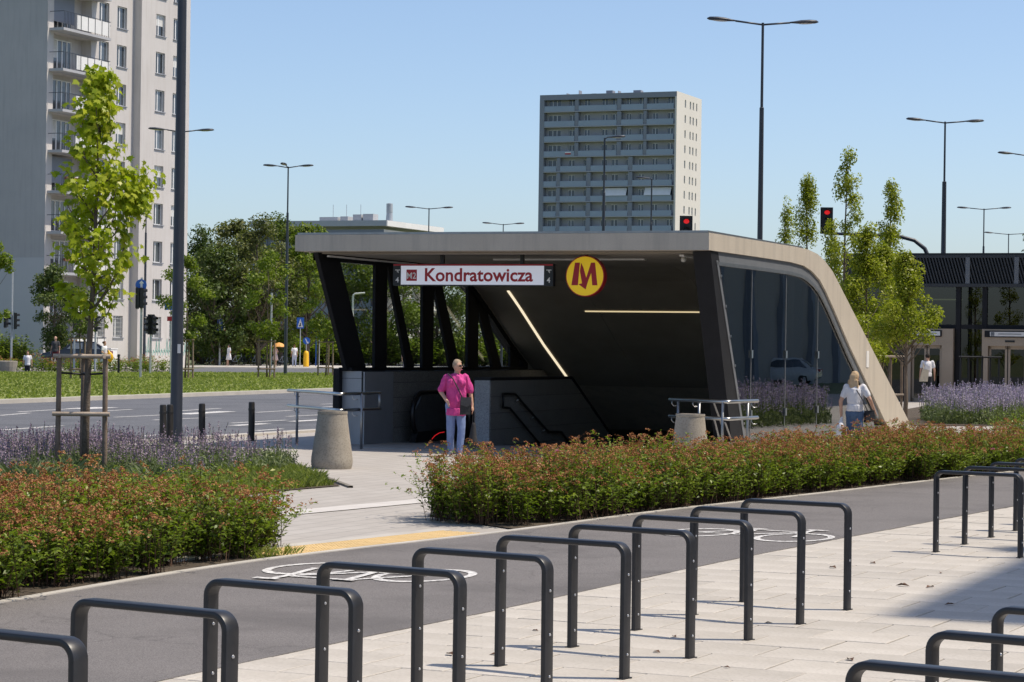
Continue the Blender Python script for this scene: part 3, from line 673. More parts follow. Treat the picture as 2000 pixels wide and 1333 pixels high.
for x, z in ((3.9, 0.84), (4.7, 0.5), (5.3, 0.24)): rail([(x, 4.88, z), (x, 4.97, z - 0.06)], 0.012, 'steel', 'bracket')

# stair pit: steps, walls, far darkness
k = 0; x = 3.3; z = 0.0
obj('landing', MB().box(2.95, 3.3, PIT[2], 4.95, -0.3, 0.005), M['granite_light'], ent)
while x < 14.2:
    z -= 0.155; obj('stair_step', MB().box(x, x + 0.34, PIT[2] + 0.002, 4.95, z - 0.3, z), M['granite'], ent); x += 0.315; k += 1
pit = MB()
pit.quad((2.95, 0.16, -6.2), (2.95, 7.06, -6.2), (2.95, 7.06, -0.01), (2.95, 0.16, -0.01))
pit.quad((2.95, 0.16, -6.2), (2.95, 0.16, 0.0), (20, 0.16, 0.0), (20, 0.16, -6.2))
pit.quad((2.95, 7.06, -6.2), (20, 7.06, -6.2), (20, 7.06, 0.0), (2.95, 7.06, 0.0))
pit.quad((2.95, 0.16, -6.2), (20, 0.16, -6.2), (20, 7.06, -6.2), (2.95, 7.06, -6.2))
pit.quad((20, 0.16, -6.2), (20, 0.16, -0.05), (20, 7.06, -0.05), (20, 7.06, -6.2))
pit.quad((14.3, 0.16, -0.05), (20, 0.16, -3.0), (20, 7.06, -3.0), (14.3, 7.06, -0.05))
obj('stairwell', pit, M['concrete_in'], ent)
# escalator: plate, two balustrades with black handrail loops, red comb light
obj('escalator_plate', MB().box(2.95, 4.6, 5.27, 7.05, -0.25, 0.006), M['steel_dull'], ent)
for y in (5.55, 6.72):
    lp = [(3.15 + 0.42 - 0.42 * math.cos(rad(a)), y, 0.52 + 0.42 * math.sin(rad(a))) for a in range(-78, 91, 14)]
    lp = [(4.1, y, 0.08)] + lp + [(4.6, y, 0.94), (5.6, y, 0.75), (9.0, y, -1.1), (12.5, y, -3.0)]
    rail(lp, 0.05, 'rubber', 'escalator_handrail')
    obj('balustrade', MB().prism([(3.3, 0.15), (4.6, 0.1), (12.5, -3.9), (12.5, -3.1), (5.6, 0.68), (4.6, 0.87), (3.55, 0.87), (3.25, 0.6)], 1, y - 0.012, y + 0.012), M['steel_dull'], ent)
    obj('skirt', MB().prism([(3.15, 0.0), (4.6, 0.0), (12.5, -4.1), (12.5, -3.8), (4.6, 0.22), (3.3, 0.2)], 1, y - 0.06, y + 0.06), M['black'], ent)
obj('escalator_steps', MB().prism([(4.6, -0.3), (12.8, -4.5), (12.8, -4.2), (4.6, 0.0)], 1, 5.6, 6.65), M['black'], ent)
obj('comb_light', MB().tube([(3.12, 6.30, 0.08), (3.13, 6.24, 0.15), (3.14, 6.16, 0.20), (3.15, 6.06, 0.22)], 0.006, 6), M['red_glow'], ent)
obj('drain_channel', MB().box(0.60, 0.68, 1.0, 7.0, 0.0, 0.011), M['steel_dull'], ent)

# ---- hanging signs
def text_faces(txt, size, bold=0.0, width=None):
    cu = bpy.data.curves.new('lettering', 'FONT'); cu.body = txt; cu.size = size; cu.offset = bold; cu.fill_mode = 'FRONT'; cu.resolution_u = 3
    to = bpy.data.objects.new('lettering', cu); COL.objects.link(to); bpy.context.view_layer.update()
    me = bpy.data.meshes.new_from_object(to.evaluated_get(bpy.context.evaluated_depsgraph_get()))
    v = [tuple(p.co) for p in me.vertices]; f = [tuple(p.vertices) for p in me.polygons]
    bpy.data.objects.remove(to); bpy.data.curves.remove(cu); bpy.data.meshes.remove(me)
    x0 = min(p[0] for p in v); x1 = max(p[0] for p in v); k_ = (width / (x1 - x0)) if width else 1.0
    return [((p[0] - x0) * k_, p[1]) for p in v], f, (x1 - x0) * k_
def sign_text(parent, txt, u, z, size, mat, x, bold=0.0, width=None, name='lettering'):
    """lettering on a face that looks towards -x; u = distance from the left edge as we see it (local -y)"""
    v, f, w = text_faces(txt, size, bold, width)
    return obj(name, MB().add([(x, -(u + p[0]), z + p[1]) for p in v], f), mat, parent)
sg = empty('station_sign', W(1.0, 6.13, 2.875), GRID, 'long white station sign with dark red lettering Kondratowicza under the canopy', 'sign')
obj('box', MB().box(-0.06, 0.06, -3.04, 0, 0, 0.385), M['sign_black'], sg)
obj('top_stripe', MB().box(-0.064, -0.06, -3.035, -0.005, 0.355, 0.38), M['sign_red'], sg)
obj('panel', MB().box(-0.064, -0.06, -2.87, -0.155, 0.02, 0.352), M['sign_white'], sg)
obj('line_badge', MB().box(-0.067, -0.064, -0.465, -0.262, 0.085, 0.285), M['sign_red'], sg)
sign_text(sg, 'M2', 0.272, 0.125, 0.155, M['sign_text_white'], -0.0685, 0.002, 0.18)
sign_text(sg, 'Kondratowicza', 0.62, 0.085, 0.32, M['sign_red'], -0.0665, 0.0075, 2.05)
for u in (0.05, 2.925):
    sign_text(sg, '4', u, 0.06, 0.13, M['sign_text_white'], -0.0615, 0.002)
    mb = MB()
    for k in range(3): mb.box(-0.063, -0.061, -(u + 0.055) + 0.012 * k, -(u + 0.055) + 0.012 * k + 0.007, 0.225 + 0.01 * k, 0.28)
    mb.box(-0.063, -0.061, -(u + 0.085), -(u - 0.01), 0.272, 0.284); obj('exit_pictogram', mb, M['sign_text_white'], sg)
for u in (0.93, 2.44): obj('hanger', MB().box(-0.03, 0.03, -u - 0.03, -u + 0.03, 0.385, 0.575), M['sign_black'], sg)
lg = empty('metro_logo_sign', W(1.0, 2.505, 2.70), GRID, 'round yellow sign with red letter M and arrow hanging from the canopy', 'sign')
def disc(name, r, x0, x1, mat, n=40):
    return obj(name, MB().prism([(r * math.cos(2 * math.pi * i / n), 0.35 + r * math.sin(2 * math.pi * i / n)) for i in range(n)], 0, x0, x1), mat, lg)
disc('drum', 0.352, -0.06, 0.08, M['sign_red']); disc('face', 0.335, -0.066, -0.06, M['logo_yellow_lit'])
def lp_(pts): return [(-(x - 1735) / 165 * 0.335, 0.35 - (y - 222) / 165 * 0.335) for x, y in pts]
for pts in ([(1645, 108), (1690, 108), (1674, 300), (1615, 300)], [(1700, 108), (1722, 150), (1748, 236), (1790, 108), (1826, 108), (1850, 300), (1803, 300), (1792, 196), (1766, 262), (1744, 335), (1678, 290), (1711, 283), (1690, 180)]):
    q = lp_(pts); obj('letter', MB().add([(-0.0675, y, z) for y, z in q], [tuple(range(len(q)))]), M['sign_red'], lg)
obj('hanger', MB().box(-0.02, 0.03, -0.025, 0.025, 0.69, 0.745), M['sign_black'], lg)
# ================================================================== BIKE RACKS
ORD = ['first', 'second', 'third', 'fourth', 'fifth', 'sixth', 'seventh', 'eighth', 'ninth', 'tenth']
RW, RH, RR = 0.80, 0.735, 0.062
rp = [(0, 0, -0.05), (0, 0, RH - RR - 0.0165)]
for k in range(1, 8): a = math.pi - k * math.pi / 16; rp.append((RR + RR * math.cos(a), 0, RH - RR - 0.0165 + RR * math.sin(a)))
rp += [(RR, 0, RH - 0.0165), (RW - RR, 0, RH - 0.0165)]
for k in range(1, 8): a = math.pi / 2 - k * math.pi / 16; rp.append((RW - RR + RR * math.cos(a), 0, RH - RR - 0.0165 + RR * math.sin(a)))
rp += [(RW, 0, RH - RR - 0.0165), (RW, 0, -0.05)]
pw, ph, pc = 0.039, 0.015, 0.008
prof = [(-pw + pc, -ph), (pw - pc, -ph), (pw - pc * .3, -ph + pc * .3), (pw, -ph + pc), (pw, ph - pc), (pw - pc * .3, ph - pc * .3), (pw - pc, ph), (-pw + pc, ph), (-pw + pc * .3, ph - pc * .3), (-pw, ph - pc), (-pw, -ph + pc), (-pw + pc * .3, -ph + pc * .3)]
rack_me = MB().sweep(rp, prof, (0, 1, 0)).mesh('frame', angle=35); rack_me.materials.append(M['rack'])
screw_me = MB().lathe([(0.008, 0), (0.006, 0.004)], 8).mesh('screw'); screw_me.materials.append(M['screw'])
plate_me = MB().box(-0.022, 0.022, -0.047, 0.047, 0.0, 0.006).mesh('foot_plate'); plate_me.materials.append(M['rack'])
def bike_rack(right_leg, label, group, dirv=(0.665, -0.435)):
    d = Vector((*dirv, 0)).normalized(); p = Vector((*right_leg, 0)) - d * RW
    r = empty('bike_rack', (p.x, p.y, 0.028), math.atan2(d.y, d.x) + random.uniform(-0.012, 0.012), label, 'bike rack', group); r.rotation_euler.x = random.uniform(-0.009, 0.009)
    obj('frame', rack_me, None, r)
    for x in (0, RW): obj('foot_plate', plate_me, None, r, (x, 0, 0.0))
    for z in (0.13, 0.34, 0.56):
        o = obj('screw', screw_me, None, r, (RW + 0.0165, 0.0, z)); o.rotation_euler = (0, math.pi / 2, 0)
        o = obj('screw', screw_me, None, r, (0.0165, 0.0, z - 0.03)); o.rotation_euler = (0, math.pi / 2, 0)
for k in range(10):
    bike_rack((2.33 - 0.426 * k, 16.22 - 0.885 * k), 'black hoop bike rack, %s from the far end of the long middle row' % ORD[k], 'bike racks in the middle row')
for k in range(6):
    bike_rack((3.81 + 0.43 * k + 0.66, 21.05 + 0.9 * k - 0.45), 'black hoop bike rack, %s from the front of the row at the right edge' % ORD[k], 'bike racks in the far right row', (0.66, -0.46))
for k in range(3):
    bike_rack((1.18 + 0.427 * k + 0.665, 7.99 + 0.885 * k - 0.43), 'black hoop bike rack, %s from the front in the bottom right corner' % ORD[k], 'bike racks in the near right corner')

# ================================================================== HEDGES AND FLOWERS
M['spirea_leaf'] = leaf_mat('spirea_leaf', [(0.0, (0.065, 0.105, 0.012)), (0.4, (0.150, 0.215, 0.024)), (0.75, (0.26, 0.325, 0.045)), (1.0, (0.43, 0.43, 0.10))], 0.40, 0.38)
M['spirea_flower'] = leaf_mat('spirea_flower', [(0.0, (0.22, 0.085, 0.035)), (0.5, (0.38, 0.165, 0.068)), (0.93, (0.50, 0.25, 0.11)), (1.0, (0.52, 0.28, 0.16))], 0.2, 0.8, (1, 0.8, 0.7))
M['pink_flower'] = pm('pink_flower', (0.50, 0.10, 0.20), (0.60, 0.18, 0.28), 30, 0.7)
M['twig'] = pm('twig', (0.06, 0.03, 0.018), (0.10, 0.055, 0.03), 30, 0.9)
def in_poly(P, x, y):
    ins = np.zeros(len(x), bool); n = len(P)
    for i in range(n):
        x0, y0 = P[i]; x1, y1 = P[(i + 1) % n]
        c = ((y0 > y) != (y1 > y)) & (x < (x1 - x0) * (y - y0) / (y1 - y0 + 1e-12) + x0); ins ^= c
    return ins
def edge_dist(P, x, y):
    d = np.full(len(x), 1e9); n = len(P)
    for i in range(n):
        a = np.array(P[i]); b = np.array(P[(i + 1) % n]); e = b - a; t = np.clip(((x - a[0]) * e[0] + (y - a[1]) * e[1]) / (e @ e), 0, 1)
        d = np.minimum(d, np.hypot(x - a[0] - t * e[0], y - a[1] - t * e[1]))
    return d
def vnoise(x, y, s, seed=0.0):
    return np.array([mnoise.noise((float(a) * s + seed, float(b) * s - seed, seed)) for a, b in zip(x, y)])
def pts_in(P, n):
    P = [(p[0], p[1]) for p in P]; xs = [p[0] for p in P]; ys = [p[1] for p in P]; out = []
    while sum(len(o[0]) for o in out) < n:
        x = RNG.uniform(min(xs), max(xs), n * 2); y = RNG.uniform(min(ys), max(ys), n * 2); m = in_poly(P, x, y); out.append((x[m], y[m]))
    x = np.concatenate([o[0] for o in out])[:n]; y = np.concatenate([o[1] for o in out])[:n]; return x, y
def hedge(label, P, h, sp, n_shoot, n_lf, ls=0.05, seed=1.0, name='hedge', pinks=6, flower=0.75, spread=30, fs=1.0):
    """shrubs set out through the bed: every shrub sends up arching shoots with leaves and a flat brown flower head"""
    P = [(p[0], p[1]) for p in P]; rnd_ = np.random.default_rng(int(seed * 100))
    root = empty(name, (0, 0, 0), 0, label, 'hedge')
    xs = [p[0] for p in P]; ys = [p[1] for p in P]
    gx, gy = np.meshgrid(np.arange(min(xs), max(xs), sp), np.arange(min(ys), max(ys), sp * 0.87)); gx = gx + (np.arange(gx.shape[0])[:, None] % 2) * sp / 2
    gx = gx.ravel() + rnd_.normal(0, sp * 0.16, gx.size); gy = gy.ravel() + rnd_.normal(0, sp * 0.16, gy.size)
    m = in_poly(P, gx, gy) & (edge_dist(P, gx, gy) > h * 0.18); gx, gy = gx[m], gy[m]; n = len(gx)
    hp = h * np.clip(rnd_.normal(1.0, 0.11, n) + 0.16 * vnoise(gx, gy, 0.9, seed), 0.62, 1.3)
    S = n * n_shoot; az = rnd_.uniform(0, 2 * np.pi, S); inc = np.abs(rnd_.normal(0, np.radians(spread), S)); inc = np.minimum(inc, np.radians(58))
    H = np.repeat(hp, n_shoot); L = H * rnd_.uniform(0.62, 1.08, S) / np.cos(inc) ** 0.25
    bx = np.repeat(gx, n_shoot) + rnd_.normal(0, sp * 0.17, S); by = np.repeat(gy, n_shoot) + rnd_.normal(0, sp * 0.17, S)
    d = np.stack([np.sin(inc) * np.cos(az), np.sin(inc) * np.sin(az), np.cos(inc)], 1); b = np.stack([bx, by, np.full(S, 0.02)], 1)
    def at(t):                                    # point on the shoot: rises steeply, then arches over
        q = b + d * (L * t)[:, None]; q[:, :2] -= d[:, :2] * (L * t * (1 - t) * 0.35)[:, None]; q[:, 2] += L * 0.10 * np.sin(np.pi * t) * np.sin(inc); return q
    tip = at(np.ones(S))
    # stems: thin ribbons in two pieces
    w = 0.0035 * (h / 0.6); mid = at(np.full(S, 0.5)); s = np.stack([-d[:, 1], d[:, 0], np.zeros(S)], 1); s = unit(s + 1e-6) * w
    v = np.stack([b - s, b + s, mid + s * .8, mid - s * .8, mid - s * .8, mid + s * .8, tip + s * .3, tip - s * .3], 1).reshape(-1, 3)
    obj('stems', np_mesh('stems', v, np.arange(8 * S).reshape(-1, 4), np.repeat(rnd_.random(S), 8)), M['twig'], root, kind='stuff')
    N = S * n_lf; t = np.clip(np.tile(np.linspace(0.16, 1.0, n_lf), S) + rnd_.normal(0, 0.04, N), 0.08, 1.0); idx = np.repeat(np.arange(S), n_lf)
    q = b[idx] + d[idx] * (L[idx] * t)[:, None]; q[:, :2] -= d[idx][:, :2] * (L[idx] * t * (1 - t) * 0.35)[:, None]; q[:, 2] += L[idx] * 0.10 * np.sin(np.pi * t) * np.sin(inc[idx])
    la = rnd_.uniform(0, 2 * np.pi, N); out = np.stack([np.cos(la), np.sin(la), rnd_.normal(0.25, 0.35, N)], 1); out = unit(out)
    Ls = ls * rnd_.uniform(0.55, 1.4, N) * (1.1 - 0.25 * t); q = q + out * Ls[:, None] * 0.55; q[:, 2] = np.maximum(q[:, 2], 0.02)
    nn = np.stack([-out[:, 0] * 0.4, -out[:, 1] * 0.4, np.ones(N)], 1) + rnd_.normal(0, 0.38, (N, 3))
    val = np.clip(rnd_.normal(0.42, 0.17, N) + 0.25 * (np.repeat(rnd_.random(n), n_shoot * n_lf) - 0.5) + 0.22 * (t - 0.6), 0, 1)
    obj('foliage', leaf_mesh('foliage', q, nn, Ls, Ls * 0.46, tdir=out * 2.5, val=val), M['spirea_leaf'], root, kind='stuff')
    if flower:
        k = (tip[:, 2] > H * 0.60) & (rnd_.random(S) < flower * np.clip(0.75 + 0.9 * vnoise(bx, by, 0.8, seed + 9), 0.15, 1.2)); hx = tip[k]; nh = len(hx); ph_ = 17
        R = np.repeat(rnd_.uniform(0.018, 0.046, nh) * fs, ph_); a = rnd_.uniform(0, 2 * np.pi, nh * ph_); rr = np.sqrt(rnd_.random(nh * ph_)) * R
        tl = np.repeat(rnd_.normal(0, 0.35, (nh, 2)), ph_, axis=0)
        c = np.repeat(hx, ph_, axis=0) + np.stack([rr * np.cos(a), rr * np.sin(a), 0.022 * fs * (1 - (rr / R) ** 2) + rnd_.normal(0, 0.005, nh * ph_) + rr * (np.cos(a) * tl[:, 0] + np.sin(a) * tl[:, 1])], 1)
        hv = np.clip(np.repeat(rnd_.beta(2, 2, nh), ph_) + rnd_.normal(0, 0.14, nh * ph_), 0, 1)
        obj('flower_heads', leaf_mesh('flower_heads', c, np.tile([0, 0, 1.0], (nh * ph_, 1)) + rnd_.normal(0, 0.75, (nh * ph_, 3)), 0.017 * fs, 0.013 * fs, val=hv), M['spirea_flower'], root, kind='stuff')
        for kk in range(pinks):
            p_ = hx[rnd_.integers(0, nh)]; mb = MB()
            for _ in range(22):
                a_ = random.uniform(0, 6.28); r_ = 0.042 * math.sqrt(random.random()); mb.ell((r_ * math.cos(a_), r_ * math.sin(a_), 0.012 * (1 - r_ / 0.042) + random.uniform(0, 0.006)), 0.008, 5, 4)
            obj('pink_blossom', mb, M['pink_flower'], root, (p_[0], p_[1], p_[2] + 0.015))
    return root
fr = [p for p in UP if 23.2 < p.y < 37.2]
fn = []
for i, p in enumerate(fr):
    d = (fr[min(i + 1, len(fr) - 1)] - fr[max(i - 1, 0)]).normalized(); fn.append(Vector((-d.y, d.x, 0)))
HR = [p + n * 0.05 for p, n in zip(fr, fn)] + [fr[-1] + Vector((0.2, 1.6, 0))] + [p + n * w for p, n, w in list(zip(fr, fn, np.linspace(1.65, 1.75, len(fr))))[::-1]] + [Vector((-0.62, 24.9, 0)), Vector((-0.55, 23.6, 0))]
hedge('long low hedge with rust brown flower heads in front of the metro entrance', HR[::2], 0.62, 0.36, 46, 16, ls=0.053, seed=1.3, pinks=12, flower=1.0, fs=1.16)
HL = [Vector((-5.4, 10.6, 0)), Vector((-4.12, 13.9, 0)), Vector((-3.38, 16.2, 0)), Vector((-2.70, 18.0, 0)), Vector((-2.20, 19.3, 0)), Vector((-1.92, 20.4, 0)), Vector((-2.12, 21.2, 0)), Vector((-2.8, 21.5, 0)), Vector((-3.7, 20.9, 0)), Vector((-4.7, 19.5, 0)), Vector((-6.2, 16.6, 0)), Vector((-7.5, 12.5, 0))]
hedge('dense hedge with rust brown flower heads at the lower left beside the bike path', HL, 0.635, 0.36, 48, 16, ls=0.054, seed=4.7, pinks=8, flower=1.0, fs=1.16)
far_strip = [(-45, 119.0), (-32, 128.5), (-24.0, 138.5), (-20.8, 146.5), (-22.0, 148.0), (-25.5, 140), (-33.5, 130.5), (-46, 121.5)]
hedge('low shrub border with reddish flowers along the far pavement before the left apartment block', far_strip, 0.85, 0.9, 16, 9, ls=0.16, seed=8.0, pinks=0, fs=2.6)
hedge('bright green clipped hedge at the far left below the shaded house wall', [(-40, 148), (-32.2, 150), (-31.0, 152), (-31.5, 155), (-42, 153)], 2.0, 0.8, 22, 16, ls=0.22, seed=3.0, pinks=0, flower=0)

# lavender and catmint
M['lav_leaf'] = leaf_mat('lav_leaf', [(0.0, (0.075, 0.105, 0.045)), (0.6, (0.165, 0.21, 0.10)), (1.0, (0.28, 0.32, 0.17))], 0.3, 0.7)
M['lav_flower'] = leaf_mat('lav_flower', [(0.0, (0.20, 0.145, 0.20)), (0.5, (0.34, 0.265, 0.34)), (1.0, (0.50, 0.40, 0.48))], 0.25, 0.8, (1, 0.9, 1.1))
M['lav_flower2'] = leaf_mat('lav_flower2', [(0.0, (0.30, 0.26, 0.38)), (0.5, (0.44, 0.39, 0.52)), (1.0, (0.58, 0.53, 0.66))], 0.3, 0.8, (1, 0.9, 1.1))
M['grass_blade'] = leaf_mat('grass_blade', [(0.0, (0.16, 0.20, 0.04)), (0.6, (0.25, 0.30, 0.065)), (1.0, (0.37, 0.39, 0.13))], 0.4, 0.6)
def blades(P, n, h, w, z0=0.0, lean=0.35, hv=0.4, val=None, clump=None):
    x, y = pts_in(P, n); hh = h * RNG.uniform(1 - hv, 1 + hv, n)
    if clump: hh *= np.clip(0.75 + clump * vnoise(x, y, 1.3, 2.0), 0.3, 1.6)
    a = RNG.uniform(0, 6.283, n); dx, dy = np.cos(a) * w / 2, np.sin(a) * w / 2; lx, ly = RNG.normal(0, lean, n) * hh, RNG.normal(0, lean, n) * hh
    b0 = np.stack([x - dx, y - dy, np.full(n, z0)], 1); b1 = np.stack([x + dx, y + dy, np.full(n, z0)], 1)
    m1 = np.stack([x + lx * 0.4 + dx * 0.7, y + ly * 0.4 + dy * 0.7, z0 + hh * 0.6], 1); tip = np.stack([x + lx, y + ly, z0 + hh], 1)
    v = np.stack([b0, b1, m1, tip], 1).reshape(-1, 3); f = np.arange(4 * n).reshape(n, 4)
    return np_mesh('blades', v, f, np.repeat(RNG.random(n), 4)), np.stack([x, y, hh, lx, ly], 1)
def lavender(name, label, P, n_stem, n_leaf, h, fl_mat, spike=(0.10, 9, 0.022), seed=0.0, z0=0.015, dens=0.0, bias=None):
    root = empty(name, (0, 0, 0), 0, label, 'flower bed')
    x, y = pts_in(P, n_leaf); mound = h * (0.45 + 0.35 * vnoise(x, y, 1.4, seed)); z = z0 + np.abs(mound) * RNG.random(n_leaf)
    nn = RNG.normal(0, 1, (n_leaf, 3)) + np.array([0, 0, 0.6]); tdir = np.tile([0, 0, 1.0], (n_leaf, 1)) + RNG.normal(0, 0.6, (n_leaf, 3))
    L = spike[2] * 3.0 * RNG.uniform(0.6, 1.4, n_leaf)
    obj('foliage', leaf_mesh('foliage', np.stack([x, y, z], 1), nn, L, L * 0.22, tdir=tdir), M['lav_leaf'], root, kind='stuff')
    x, y = pts_in(P, n_stem * 2); cl = vnoise(x, y, 0.9, seed + 3) + (bias(x, y) if bias else 0); k = np.argsort(-(cl + RNG.uniform(-dens, dens, len(x))))[:n_stem]; x, y = x[k], y[k]
    hh = h * np.clip(RNG.normal(0.9, 0.14, n_stem) + 0.25 * vnoise(x, y, 1.1, seed), 0.5, 1.4); lx, ly = RNG.normal(0, 0.13, n_stem) * hh, RNG.normal(0, 0.13, n_stem) * hh
    # thin stems
    a = RNG.uniform(0, 3.14, n_stem); w = spike[2] * 0.16; dx, dy = np.cos(a) * w, np.sin(a) * w
    v = np.stack([np.stack([x - dx, y - dy, np.full(n_stem, z0)], 1), np.stack([x + dx, y + dy, np.full(n_stem, z0)], 1), np.stack([x + lx + dx * .6, y + ly + dy * .6, z0 + hh], 1), np.stack([x + lx - dx * .6, y + ly - dy * .6, z0 + hh], 1)], 1).reshape(-1, 3)
    obj('stems', np_mesh('stems', v, np.arange(4 * n_stem).reshape(-1, 4), np.repeat(RNG.random(n_stem), 4)), M['lav_leaf'], root, kind='stuff')
    m = spike[1]; N = n_stem * m; t = np.tile(np.linspace(0, 1, m), n_stem) + RNG.normal(0, 0.05, N); sl = np.repeat(spike[0] * RNG.uniform(0.6, 1.4, n_stem), m)
    H2 = np.repeat(hh, m); X = np.repeat(x, m); Y = np.repeat(y, m); LX = np.repeat(lx, m); LY_ = np.repeat(ly, m); s = 1 - sl * (1 - t) / H2
    sp = spike[2] * 0.45 * (1.1 - t)
    c = np.stack([X + LX * s + RNG.normal(0, 1, N) * sp, Y + LY_ * s + RNG.normal(0, 1, N) * sp, z0 + H2 * s], 1)
    fv = np.clip(np.repeat(RNG.normal(0.5, 0.22, n_stem), m) + RNG.normal(0, 0.12, N), 0, 1)
    obj('flowers', leaf_mesh('flowers', c, RNG.normal(0, 1, (N, 3)), spike[2] * RNG.uniform(0.7, 1.3, N), spike[2] * 0.75, val=fv), fl_mat, root, kind='stuff')
    return root
LV = [(-9.0, 24.6), (-6.6, 25.0), (-6.25, 28.6), (-5.75, 31.5), (-5.0, 31.5), (-4.35, 29.6), (-3.75, 30.6), (-3.25, 32.2), (-3.1, 34.6), (-3.6, 36.2), (-5.2, 36.6), (-10.5, 34.5)]
lavender('catmint_bed', 'mauve flowering catmint bed around the staked maple and lamp post', LV, 4000, 46000, 0.47, M['lav_flower'], (0.15, 11, 0.028), 1.0, dens=0.5, bias=lambda x, y: -0.16 * np.clip(x + 5.0, -1, 2))
RV = [(10.8, 60.0), (12.2, 59.6), (13.9, 63.6), (15.4, 67.6), (17.2, 71.5), (15.5, 73.0), (12.9, 69), (11.1, 64)]
lavender('lavender_bed', 'pale violet lavender bed in front of the lift pavilion', RV, 2500, 20000, 0.80, M['lav_flower2'], (0.24, 11, 0.044), 6.0, dens=1.5)
lavender('lavender_bed', 'lavender bed off to the right, seen only mirrored in the side glass', [(12.2, 50.5), (14.5, 50), (21, 58), (18.5, 62.5), (14, 57)], 1500, 8000, 0.85, M['lav_flower2'], (0.26, 9, 0.055), 16.0, dens=1.5)
hedge('dark undergrowth beneath the wood beyond the road', [(-27.5, 203), (-6, 216), (26, 236), (26, 243), (-8, 224), (-29, 211)], 2.6, 1.6, 26, 10, ls=0.42, seed=15.0, pinks=0, flower=0, name='undergrowth')
gp = [(-2.25, 30.1), (-3.1, 33.9), (-3.6, 33.0), (-4.2, 29.8), (-4.9, 26.6), (-5.3, 24.2), (-4.3, 25.9), (-3.2, 28.1)]
bm_, _ = blades(gp, 16000, 0.11, 0.012, 0.015, 0.5, 0.5, clump=0.9); obj('grass_patch', bm_, M['grass_blade'], label='short rough grass on the corner of the left bed', cat='grass', kind='stuff')
bm_, _ = blades([(-6.6, 25.0), (-6.25, 28.6), (-5.75, 31.4), (-5.0, 31.4), (-4.35, 29.5), (-4.7, 26.6)], 9000, 0.17, 0.02, 0.015, 0.6, 0.6, clump=0.9); obj('ground_cover', bm_, M['lav_leaf'], label='low grey-green ground cover at the feet of the near tree stakes', cat='ground cover', kind='stuff')
vl = [(-22.5, 66), (-14.9, 67.6), (-8.6, 88.6), (1, 119), (-4, 142), (-11, 142.5), (-21, 134.5), (-30, 123)]
bm_, _ = blades(vl, 42000, 0.075, 0.09, 0.12, 0.5, 0.5, clump=0.6); obj('verge_grass', bm_, M['grass_blade'], label='sunlit mown grass on the wide verge beyond the road', cat='grass', kind='stuff')
hedge('dark green shrubs at the right edge beyond the racks', [(8.55, 38.2), (9.5, 39.6), (11.5, 43), (10.6, 45), (8.6, 41.5), (8.1, 39.4)], 0.75, 0.45, 40, 13, ls=0.055, seed=12.0, pinks=0, name='shrub_bed', flower=0)
wp = [(-2.5, 19.9), (-1.9, 20.2), (-1.75, 19.9), (-2.1, 19.45)]
bm_, _ = blades(wp, 260, 0.07, 0.010, 0.02, 0.6, 0.5); obj('path_weeds', bm_, M['grass_blade'], label='few weeds between hedge end and tactile strip', cat='weeds', kind='stuff')
# ================================================================== BINS, RAILS, BOLLARDS, LAMPS
def concrete_bin(p, label, rz=0.0):
    r = empty('concrete_bin', p, rz, label, 'bin', 'concrete bins by the entrance')
    prof = [(0.285, 0.0), (0.30, 0.05), (0.305, 0.10), (0.29, 0.16), (0.245, 0.55), (0.215, 0.80), (0.222, 0.805), (0.222, 0.835), (0.20, 0.84), (0.185, 0.83), (0.18, 0.4)]
    prof[3] = (0.302, 0.16)
    obj('body', MB().lathe(prof, 36).mesh('body', angle=30), M['bin'], r)
    obj('liner', MB().lathe([(0.178, 0.1), (0.178, 0.80), (0.20, 0.843), (0.212, 0.843), (0.212, 0.836)], 28, close=False).mesh('liner', True), M['black'], r)
    return r
g = G(648, 916); concrete_bin((g.x, g.y, 0.005), 'tapered grey concrete litter bin on the plaza left of the woman in pink')
g = AT(1350, 700, 35.5); concrete_bin((g.x, g.y, 0.005), 'tapered concrete litter bin behind the hedge before the right steel rails')

def leaning_rail(pts, posts, label, zu=0.965, zl=0.685, extra=()):
    o = pts[0]; r = empty('leaning_rail', (o.x, o.y, 0.004), 0, label, 'railing'); L = [p - o for p in pts]
    for z in (zu, zl):
        q = [Vector((p.x, p.y, z)) for p in L]; out = [q[0]]
        for i in range(1, len(q) - 1):                # rounded corner
            a, b, c = q[i - 1], q[i], q[i + 1]; u = (a - b).normalized() * 0.18; w = (c - b).normalized() * 0.18
            out += [b + u * (1 - t) ** 2 + w * t ** 2 for t in (0, 0.25, 0.5, 0.75, 1)]
        out.append(q[-1]); obj('rail', MB().tube(out, 0.03, 10).mesh('rail', True), M['steel'], r)
    for p, z0 in posts:
        d = p - o; obj('post', MB().tube([(d.x, d.y, z0), (d.x, d.y, zu)], 0.024, 10).mesh('post', True), M['steel_dull'], r)
    for p in extra:
        d = p - o
        for z in (zu, zl):
            pts_ = [(d.x + 0.0, d.y, z - 0.02), (d.x - 0.005, d.y, z - 0.07), (d.x + 0.03, d.y, z - 0.11), (d.x + 0.09, d.y, z - 0.10)]
            obj('hook', MB().tube(pts_, 0.008, 6).mesh('hook', True), M['steel'], r)
    return r
def XY(x, Y): p = AT(x, 690, Y); return Vector((p.x, p.y, 0))
leaning_rail([XY(564, 43), XY(665, 40.3), XY(744, 41.9)], [(XY(582, 42.5), 0), (XY(708, 41.0), 0), (XY(743, 41.85), 0.685)], 'grey steel double leaning rail at the left corner of the entrance', extra=[XY(577, 42.6), XY(690, 40.8)])
